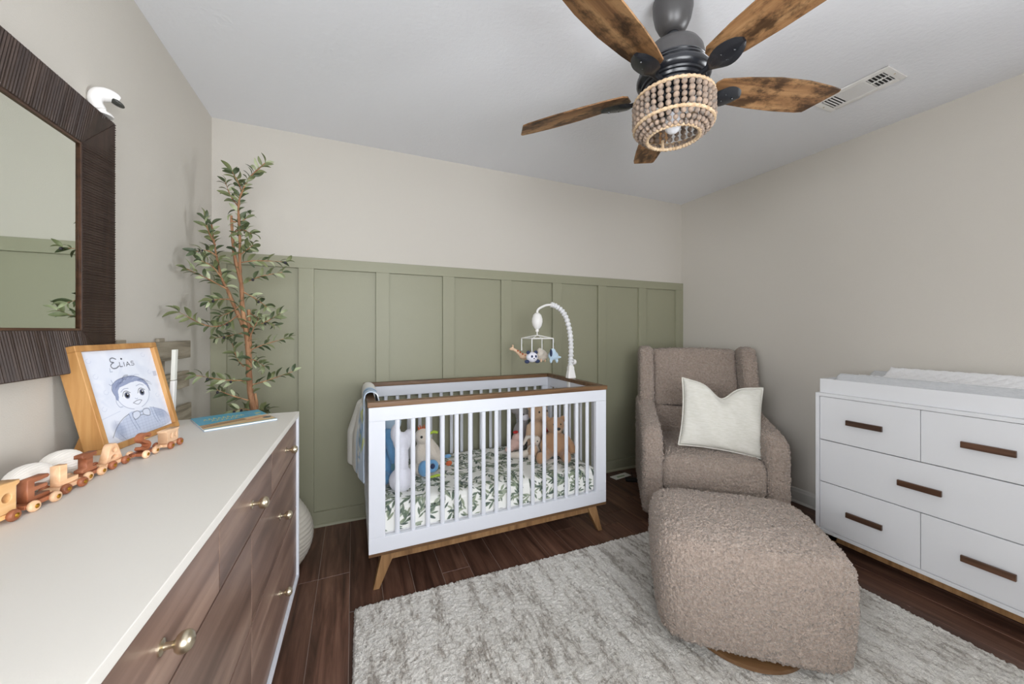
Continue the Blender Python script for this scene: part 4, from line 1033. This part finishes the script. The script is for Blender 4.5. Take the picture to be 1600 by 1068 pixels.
def train_car(lab, loc, letter=None, m='toy_maple', wm='toy_walnut', kind='letter', L_=.062):
    t = thing('train_car' if kind != 'engine' else 'train_engine', lab, 'toy train', loc, TR, 'wooden name train on the dresser' if False else None)
    MB().box(-.014, .014, -L_/2, L_/2, .008, .016).build('chassis', m, t, .001)
    for s in (-1, 1): MB().tube([(0, s*L_/2, .012), (0, s*(L_/2+.006), .012)], .0035, 8).build('coupling', m, t)
    if letter: curve_prism([[(x*.86, y*(.84 if letter == 'S' else .76)) for x, y in q] for q in SH[letter]], .017, 'letter_block', m, t, T(0, 0, .0165) @ YZ, letter_flat=letter == 'S')
    if kind == 'caboose':
        curve_prism([[(-.027, 0), (.026, 0), (.026, .034), (.031, .037), (.031, .042), (-.032, .042), (-.032, .037), (-.027, .034)], [(-.013, .014), (-.003, .014), (-.003, .026)]+circ(-.008, .026, .005, 6, 0, PI)[1:-1]+[(-.013, .026)],
                     [(.008, .014), (.018, .014), (.018, .026)]+circ(.013, .026, .005, 6, 0, PI)[1:-1]+[(.008, .026)]], .024, 'cabin', m, t, T(0, 0, .0165) @ YZ @ Matrix.Diagonal((.9, .88, 1, 1)))
    if kind == 'engine':
        curve_prism([[(-.045, 0), (.038, 0), (.038, .044), (.044, .048), (.044, .054), (-.002, .054), (-.002, .048), (.002, .044), (.002, .034), (-.045, .028)], circ(.022, .028, .008)], .028, 'cabin', m, t, T(0, 0, .0165) @ YZ)
        MB().lathe([(.006, .043), (.006, .052), (.009, .06), (.0001, .06)], 14, (0, -.028, 0)).build('chimney', 'toy_walnut', t)
    for s in (-1, 1):
        for x in (-1, 1):
            wh = MB().lathe([(.0001, -.004), (.0085, -.004), (.0105, -.001), (.0105, .002), (.0085, .005), (.0001, .006)], 18, M=T(x*.0175, s*(L_/2-.011), .0107) @ rots('Y', 90*x)).build('wheel', wm, t)
            MB().lathe([(.0001, .0055), (.004, .0055), (.0045, .0065), (.0001, .0085)], 10, M=T(x*.0175, s*(L_/2-.011), .0107) @ rots('Y', 90*x)).build('hub', 'brass', wh)
    return t
def tpos(y, x): return (x-.020, y, LT)
train_car('pine toy train engine at the near end of the name train', tpos(.935, -.562), kind='engine', m='toy_pine', L_=.078)
train_car('brown wooden toy train car with letter E and pale wheels', tpos(1.019, -.548), 'E', 'toy_walnut', 'toy_maple', L_=.064)
train_car('pale wooden toy train car with letter L and brown wheels', tpos(1.098, -.546), 'L', 'toy_maple', 'toy_walnut', L_=.060)
train_car('brown wooden toy train car with letter I and pale wheels', tpos(1.170, -.548), 'I', 'toy_walnut', 'toy_maple', L_=.058)
train_car('pale wooden toy train car with letter A and brown wheels', tpos(1.243, -.538), 'A', 'toy_maple', 'toy_walnut', L_=.062)
train_car('brown wooden toy train car with letter S and pale wheels', tpos(1.315, -.505), 'S', 'toy_walnut', 'toy_maple', L_=.058)
train_car('pale wooden toy train caboose with two windows at the far end', tpos(1.389, -.478), None, 'toy_maple', 'toy_walnut', 'caboose', L_=.062)

# picture book
bk = thing('picture_book', 'thin picture book with a blue sky cover lying on the dresser', 'book', (-.417, 1.705, LT+.0005), R(26))
bw_, bh_ = .218, .245
MB().box(-bw_/2+.001, bw_/2-.001, -bh_/2+.001, bh_/2-.001, .001, .006).build('pages', 'paper', bk)
cv = Canvas(bw_, bh_, 150, 150, (70, 168, 204)); cv.w, cv.h = .245, .20; cv.X *= .245/bw_; cv.Y *= .20/bh_
rnd = random.Random(3)
cv.a[:] = lin((72, 166, 200))[:3]
cv.poly([(0, .062), (.06, .075), (.12, .082), (.2, .098), (.245, .10), (.245, 0), (0, 0)], (222, 190, 146))
cv.stroke([(0, .004), (.245, .004)], .008, (110, 190, 220), 1)
for i in range(4): cv.stroke([(0, .03+i*.012), (.08, .045+i*.008), (.15, .06+i*.01)], .008-.001*i, (116, 74, 50), .85, .003)
for i in range(5): cv.ellipse(.16+i*.017, .05+.006*i, .013, .006, (200, 128, 96), .3, .8, .4)
for i in range(9): 
    x_ = .03+i*.016; cv.stroke([(x_, .13), (x_+.006, .15+.004*(i % 3)), (x_+.011, .132)], .003, (222, 210, 96), .9)
for i in range(6): cv.stroke([(.05+i*.016, .105), (.056+i*.016, .12), (.062+i*.016, .108)], .003, (222, 210, 96), .9)
cv.ellipse(.222, .14, .012, .01, (214, 206, 74), 0, 1, .3); cv.ellipse(.225, .05, .016, .012, (44, 82, 112), 0, 1, .3)
cv.stroke([(.14, .15), (.19, .16), (.23, .13)], .008, (96, 178, 206), .8); cv.stroke([(.21, .12), (.24, .07)], .006, (190, 220, 228), .8)
cv.mesh('cover', 'book_print', bk, lambda X, Y: (X*bw_/.245-bw_/2, Y*bh_/.20-bh_/2, .0065+.0004*np.sin(X*20)))
MB().box(-bw_/2, bw_/2, -bh_/2, bh_/2, 0, .001).build('back_cover', 'blue_plush', bk)

# ------------------------------------------------------------------ olive tree in a pot
PXc, PYc = -.395, 2.20
ol = thing('olive_tree', 'tall artificial olive tree in a cream ribbed pot in the corner', 'plant', (PXc, PYc, 0))
mb = MB(); prof = []
for i in range(60):
    t = i/59; z = .002+t*.40; r = .125+.085*math.sin(PI*min(1, t*1.05)**.85)-.02*t; r += .0022*math.sin(t*2*PI*19); prof.append((r, z))
prof += [(prof[-1][0]-.012, .40), (prof[-1][0]-.016, .36), (.0001, .36)]
mb.lathe(prof, 56); mb.build('pot', 'pot_ceramic', ol)
MB().lathe([(.118, .361), (.118, .372), (.06, .378), (.0001, .38)], 30).build('soil', 'soil', ol)
F_, YAW, CYp, Hc = 572.8, .4089, 516.3, 1.222
def crop3(cx, cy, y):      # measured on the photograph: a point of the tree at depth y -> place in the room, relative to the pot
    px, py = 240+cx/2.485, 230+cy/2.485
    a = (px-800)/F_; b = -(py-CYp)/F_; d = (a*math.cos(YAW)+math.sin(YAW), -a*math.sin(YAW)+math.cos(YAW), b); t = y/d[1]
    return Vector((d[0]*t-PXc, y-PYc, Hc+b*t))
def path(P, y0=2.2, y1=2.2): return [crop3(x, y, y0+(y1-y0)*i/max(1, len(P)-1)) for i, (x, y) in enumerate(P)]
rnd = random.Random(21)
def branch(P, r0, r1, name='branch', m='bark', y0=2.2, y1=2.2, pre=[]):
    pts = catmull([tuple(p) for p in pre+path(P, y0, y1)], 5); n = len(pts)
    MB().tube(pts, [r0+(r1-r0)*i/(n-1)+.0008*math.sin(i*2.1) for i in range(n)], 9).build(name, m, ol)
    return pts
tr_ = branch([(385, 1000), (372, 900), (368, 800), (360, 720), (345, 620), (340, 530), (318, 440), (308, 370), (302, 265)], .016, .0055, 'trunk', pre=[Vector((.0, 0, .36)), Vector((-.01, 0, .60))])
brs = [branch([(352, 700), (315, 620), (290, 560), (262, 500), (240, 400), (225, 300)], .010, .003, y1=2.26),
       branch([(340, 530), (335, 450), (335, 350), (330, 230), (345, 170), (380, 110), (432, 62)], .007, .0025, y1=2.16),
       branch([(372, 860), (374, 740), (369, 630)], .010, .007), branch([(398, 1040), (402, 1000), (394, 955)], .007, .005)]
twl = [([(330, 650), (270, 690), (200, 690), (100, 640)], 1.98), ([(285, 550), (200, 505), (125, 470)], 2.08), ([(362, 905), (280, 903), (165, 885)], 2.06), ([(378, 985), (300, 962), (245, 940)], 2.12),
       ([(368, 925), (440, 905), (540, 870)], 2.2), ([(368, 790), (430, 765), (525, 738)], 2.28), ([(372, 700), (430, 680), (492, 645)], 2.14), ([(342, 530), (420, 500), (500, 485)], 2.3), ([(320, 450), (400, 440), (515, 445)], 2.2),
       ([(345, 560), (400, 590), (440, 620)], 2.1), ([(330, 420), (360, 400), (385, 380)], 2.12), ([(330, 230), (300, 190), (278, 135)], 2.25), ([(342, 170), (330, 140), (305, 95)], 2.12), ([(240, 380), (215, 330), (195, 270)], 2.2),
       ([(245, 420), (205, 400), (165, 405)], 2.12), ([(350, 850), (325, 820), (305, 760)], 2.26), ([(300, 590), (250, 590), (215, 600)], 2.14), ([(308, 330), (345, 320), (380, 335)], 2.12), ([(306, 290), (345, 285), (375, 260)], 2.26),
       ([(370, 640), (400, 660), (470, 690)], 2.32), ([(350, 720), (300, 730), (240, 740)], 2.28), ([(400, 1030), (350, 1015), (310, 1022)], 2.16), ([(372, 820), (400, 830), (430, 850)], 2.1), ([(340, 610), (300, 640), (255, 655)], 2.18), ([(260, 500), (225, 460), (185, 440)], 2.12), ([(400, 1030), (425, 1020), (440, 1024)], 2.12), ([(365, 760), (390, 700), (410, 660)], 2.1)]
tws = []
for P, yy in twl: tws.append(branch(P, .0035, .0012, 'twig', y0=2.2, y1=yy))
def leafmesh(m, L_=.043, W_=.0115):
    L_ *= 1.08; W_ *= 1.38
    n = 7; V = []; F = []
    for i in range(n):
        t = i/(n-1); w_ = W_/2*math.sin(PI*(.04+.94*t))**.75; z = .006*math.sin(PI*t)-.004*t
        V += [(-w_, t*L_, z+w_*.35), (0, t*L_, z), (w_, t*L_, z+w_*.35)]
    for i in range(n-1):
        b = i*3; F += [(b, b+1, b+4, b+3), (b+1, b+2, b+5, b+4)]
    me = bpy.data.meshes.new('leaf'); me.from_pydata(V, [], F); me.materials.append(MATS[m]); me.polygons.foreach_set('use_smooth', [True]*len(F)); return me
LM = [leafmesh('leaf_dark'), leafmesh('leaf_mid', .038, .012), leafmesh('leaf_pale', .040, .0105), leafmesh('leaf_mid', .046, .0125), leafmesh('leaf_dark', .034, .011)]
nl = 0
extra = []
def leaf_at(p, d, scale=1.0):
    global nl
    d = d.normalized(); tip = p+d*.058
    if tip.x+PXc < XL+.012: d.x = max(d.x, (XL+.014-PXc-p.x)/.058, -.05)
    if tip.y+PYc > G1-.01: d.y = -abs(d.y)
    if nl >= 298:
        q = d.normalized().to_track_quat('Y', 'Z') @ Euler((0, rnd.uniform(-1.4, 1.4), 0)).to_quaternion(); sc_ = scale*rnd.uniform(.85, 1.25)
        extra.append((rnd.choice(range(5)), Matrix.Translation(p) @ q.to_matrix().to_4x4() @ Matrix.Scale(sc_, 4))); return
    o = bpy.data.objects.new('leaf', rnd.choice(LM)); C.objects.link(o); o.parent = ol; nl += 1
    q = d.normalized().to_track_quat('Y', 'Z'); o.rotation_mode = 'QUATERNION'; o.rotation_quaternion = q @ Euler((0, rnd.uniform(-1.4, 1.4), 0)).to_quaternion()
    o.location = p; s = scale*rnd.uniform(.85, 1.25); o.scale = (s, s, s)
def rv(): return Vector((rnd.uniform(-1, 1), rnd.uniform(-1, 1), rnd.uniform(-1, 1)))
allp = []
for P in tws:
    n = len(P)
    for i in range(2, n):
        t = (P[i]-P[i-1]).normalized()
        side_ = t.cross(Vector((rnd.uniform(-.5, .5), 1, rnd.uniform(-.5, .5)))).normalized()
        for s in ((1, -1) if i % 2 else (1 if i % 4 else -1,)): leaf_at(P[i], t*.8+side_*s*.75+rv()*.4)
    leaf_at(P[-1], (P[-1]-P[-2]).normalized()+rv()*.2)
for P, st_ in ((brs[0], 12), (brs[1], 8)):
    for i in range(st_, len(P)):
        t = (P[i]-P[i-1]).normalized()
        for s in (1, -1): leaf_at(P[i], t*.7+Vector((s*.8, rnd.uniform(-.5, .5), .1))+rv()*.3)
for i in range(12, len(tr_)):
    leaf_at(tr_[i]+Vector((rnd.choice((-1, 1))*.012, -.01, 0)), Vector((rnd.choice((-1, 1))*.9, rnd.uniform(-.8, .2), .5))+rv()*.4)
for j_ in range(5):
    ex_ = [M_ for k_, M_ in extra if k_ == j_]
    if ex_:
        V = []; F = []; src = LM[j_]
        for M_ in ex_:
            b_ = len(V); V += [M_ @ v.co for v in src.vertices]; F += [tuple(b_+i for i in p.vertices) for p in src.polygons]
        me = bpy.data.meshes.new('foliage'); me.from_pydata(V, [], F); me.materials.append(src.materials[0]); me.polygons.foreach_set('use_smooth', [True]*len(F))
        o = bpy.data.objects.new('foliage', me); C.objects.link(o); o.parent = ol; o['kind'] = 'stuff'
for cx_, cy_ in ((195, 378), (503, 420), (524, 440), (412, 506), (454, 507), (224, 583), (213, 741), (158, 890), (246, 944), (425, 680), (318, 703), (388, 604), (324, 868), (318, 1022), (345, 1000)):
    p = crop3(cx_, cy_, 2.15); q0 = min((q for P_ in tws for q in P_[2:]), key=lambda q: (q-p).length+abs(q.z-p.z)); p = q0+Vector((rnd.uniform(-.006, .006), -.012, -.006)); o = MB().ell(p, (.0055, .0055, .0068), 10, 8).build('olive', 'olive_fruit', ol)
    MB().tube([p+Vector((0, 0, .005)), q0], .0008, 5).build('stalk', 'leaf_mid', o)

# ------------------------------------------------------------------ ceiling fan
FX, FY = 1.080, 1.003
fn = thing('ceiling_fan', 'five blade ceiling fan with rustic wood blades, black motor and beaded light shade', 'ceiling fan', (FX, FY, 0))
MB().lathe([(.0001, H-.001), (.066, H-.001), (.070, H-.012), (.069, H-.045), (.062, H-.08), (.050, H-.108), (.036, H-.124), (.028, H-.128), (.0001, H-.128)], 40).build('canopy', 'grey_metal', fn)
MB().lathe([(.022, H-.127), (.028, H-.136), (.026, H-.144), (.016, H-.150), (.016, 2.26)], 24).build('downrod', 'black_metal', fn)
MB().lathe([(.0001, 2.270), (.030, 2.270), (.064, 2.266), (.090, 2.253), (.102, 2.232), (.107, 2.205), (.106, 2.188)], 48).build('motor_dome', 'grey_metal', fn)
prof = [(.104, 2.190), (.111, 2.188), (.114, 2.182), (.110, 2.177), (.117, 2.174), (.120, 2.168), (.115, 2.163), (.122, 2.160), (.127, 2.151), (.127, 2.140), (.121, 2.130), (.112, 2.126), (.110, 2.120), (.102, 2.119), (.099, 2.111), (.090, 2.109), (.086, 2.092), (.055, 2.088), (.055, 2.066), (.0001, 2.066)]
MB().lathe(prof, 56).build('motor_housing', 'black_metal', fn)
def blade_poly():
    up = [(.155, .028), (.17, .046), (.24, .058), (.34, .068), (.46, .073), (.56, .071), (.588, .066), (.594, .058)]
    lo = [(.650, -.034), (.648, -.044), (.60, -.054), (.50, -.067), (.38, -.070), (.26, -.060), (.17, -.046), (.155, -.030)]
    return up+lo
for i in range(5):
    a = R(55.2-72*i)
    M = Matrix.Rotation(a, 4, 'Z') @ T(0, 0, 2.121) @ rots('X', -13)
    b = MB().prism(blade_poly(), -.003, .003, Matrix.Identity(4)).build('blade', 'blade_wood', fn, .0015); b.matrix_local = M
    mb = MB(); n = 14; secs = []
    for t in range(n+1):
        u = t/n; r = .10+.165*u
        z = 2.098-.004*math.sin(PI*u)+(.012*max(0, u-.4)) ; wd = .014+.030*max(0, math.sin(PI*min(1, max(0, (u-.28)/.72))))**.8
        if u > .97: wd = .010
        secs.append((r, z, wd))
    V = []; F = []
    for r, z, wd in secs:
        tl = -math.tan(R(13))*min(1, max(0, (r-.13)/.06))
        for (y, dz_) in ((-wd, 0), (-wd*.5, -.006), (0, -.008), (wd*.5, -.006), (wd, 0), (0, .005)):
            V.append((r, y, z+y*tl+dz_))
    for j in range(n):
        for k in range(6): F.append((j*6+k, j*6+(k+1) % 6, (j+1)*6+(k+1) % 6, (j+1)*6+k))
    F.append(tuple(range(6))); F.append(tuple(n*6+k for k in range(6)))
    mb.add(V, F); mb.smooth = True
    br = mb.build('blade_bracket', 'black_metal', fn); br.matrix_local = Matrix.Rotation(a, 4, 'Z')
    for (rr, yy) in ((.20, .014), (.20, -.014), (.235, 0)):
        s_ = MB().lathe([(.004, 0), (.003, -.0025), (.0001, -.003)], 8, (rr, yy, 2.092-yy*.22)).build('screw', 'black_metal', br)
# shade: three rope-wrapped rings and strings of wooden beads
z1_, z2_, z3_, r1_, r3_ = 2.067, 1.971, 1.932, .134, .090
for z_, r_ in ((z1_, r1_), (z2_, r1_), (z3_, r3_)):
    mb = MB(); n = 140; V = []; F = []
    for i in range(n):
        a = 2*PI*i/n; rr = .0062+.0013*math.sin(i*PI*.66)
        for k in range(8):
            q = 2*PI*k/8; V.append(((r_+rr*math.cos(q))*math.cos(a), (r_+rr*math.cos(q))*math.sin(a), z_+rr*math.sin(q)))
    for i in range(n):
        for k in range(8): F.append((i*8+k, ((i+1) % n)*8+k, ((i+1) % n)*8+(k+1) % 8, i*8+(k+1) % 8))
    mb.add(V, F); mb.smooth = True; mb.build('rope_ring', 'rope', fn, smooth=True)
MB().tube([(r3_*math.cos(R(67)), r3_*math.sin(R(67)), z3_), (r3_*math.cos(R(67)), r3_*math.sin(R(67)), z3_+.035)], .006, 8).build('rope_binding', 'rope', fn)
bead = MB().ell((0, 0, 0), (.0098, .0098, .0102), 12, 8); bo = bead.build('bead', 'bead', fn); bme = bo.data; first = True
nS = 34
def put(x, y, z, s):
    global first
    if first: o = bo; first = False
    else: o = bpy.data.objects.new('bead', bme); C.objects.link(o); o.parent = fn
    o.location = (x, y, z); o.scale = (s, s, s)
cords = MB()
for i in range(nS):
    a = 2*PI*(i+.5)/nS; c_, s_ = math.cos(a), math.sin(a)
    for k in range(4):
        z_ = z1_-.0155-k*.0208; put(r1_*c_, r1_*s_, z_, 1.0+.08*math.sin(i*3+k))
    cords.tube([(r1_*c_, r1_*s_, z1_), (r1_*c_, r1_*s_, z2_)], .0012, 4)
    for k in range(3):
        t = (k+.62)/3.1; r_ = r1_+(r3_-r1_)*t; z_ = z2_+(z3_-z2_)*t-.002; put(r_*c_, r_*s_, z_, .95-.06*k)
    cords.tube([(r1_*c_, r1_*s_, z2_), (r3_*c_, r3_*s_, z3_)], .0012, 4)
co = cords.build('bead_cords', 'rope', fn); co['kind'] = 'stuff'
MB().lathe([(.030, 2.066), (.030, 2.04), (.018, 2.035), (.018, 2.02), (.0001, 2.02)], 20).build('lamp_socket', 'black_metal', fn)
MB().lathe([(.014, 2.030), (.016, 2.016), (.026, 1.996), (.030, 1.978), (.026, 1.960), (.014, 1.950), (.0001, 1.947)], 24).build('light_bulb', 'bulb_glass', fn)
for a in (R(20), R(140), R(260)): MB().tube([(.03*math.cos(a), .03*math.sin(a), 2.06), (r1_*math.cos(a), r1_*math.sin(a), z1_)], .003, 6).build('shade_strut', 'black_metal', fn)

# ------------------------------------------------------------------ small things on the floor
pp = thing('paper_leaflet', 'small white and green leaflet lying on the floor beside the crib', 'leaflet', (2.06, 2.46, 0.001), R(8))
MB().box(-.09, .09, -.035, .035, 0, .003).build('page', 'paper', pp)
MB().hexa([(-.05, -.015, .003), (.03, -.02, .003), (.04, .0, .003), (-.04, .01, .003)], [(-.05, -.015, .0035), (.03, -.02, .0035), (.04, .0, .0035), (-.04, .01, .0035)]).build('print_patch', 'green_print', pp)
ps = thing('power_adapter', 'flat black power adapter with a thin cord on the floor beside the chair', 'adapter', (2.11, 2.33, 0.0), R(-35))
MB().box(-.085, .085, -.03, .03, 0, .018).build('adapter_body', 'cord_black', ps, .004)
MB().tube(catmull([(-.02, .01, .015), (-.035, .04, .05), (-.03, .08, .05), (-.02, .15, .004), (.05, .2, .004)], 6), .002, 6).build('cord', 'cord_black', ps)
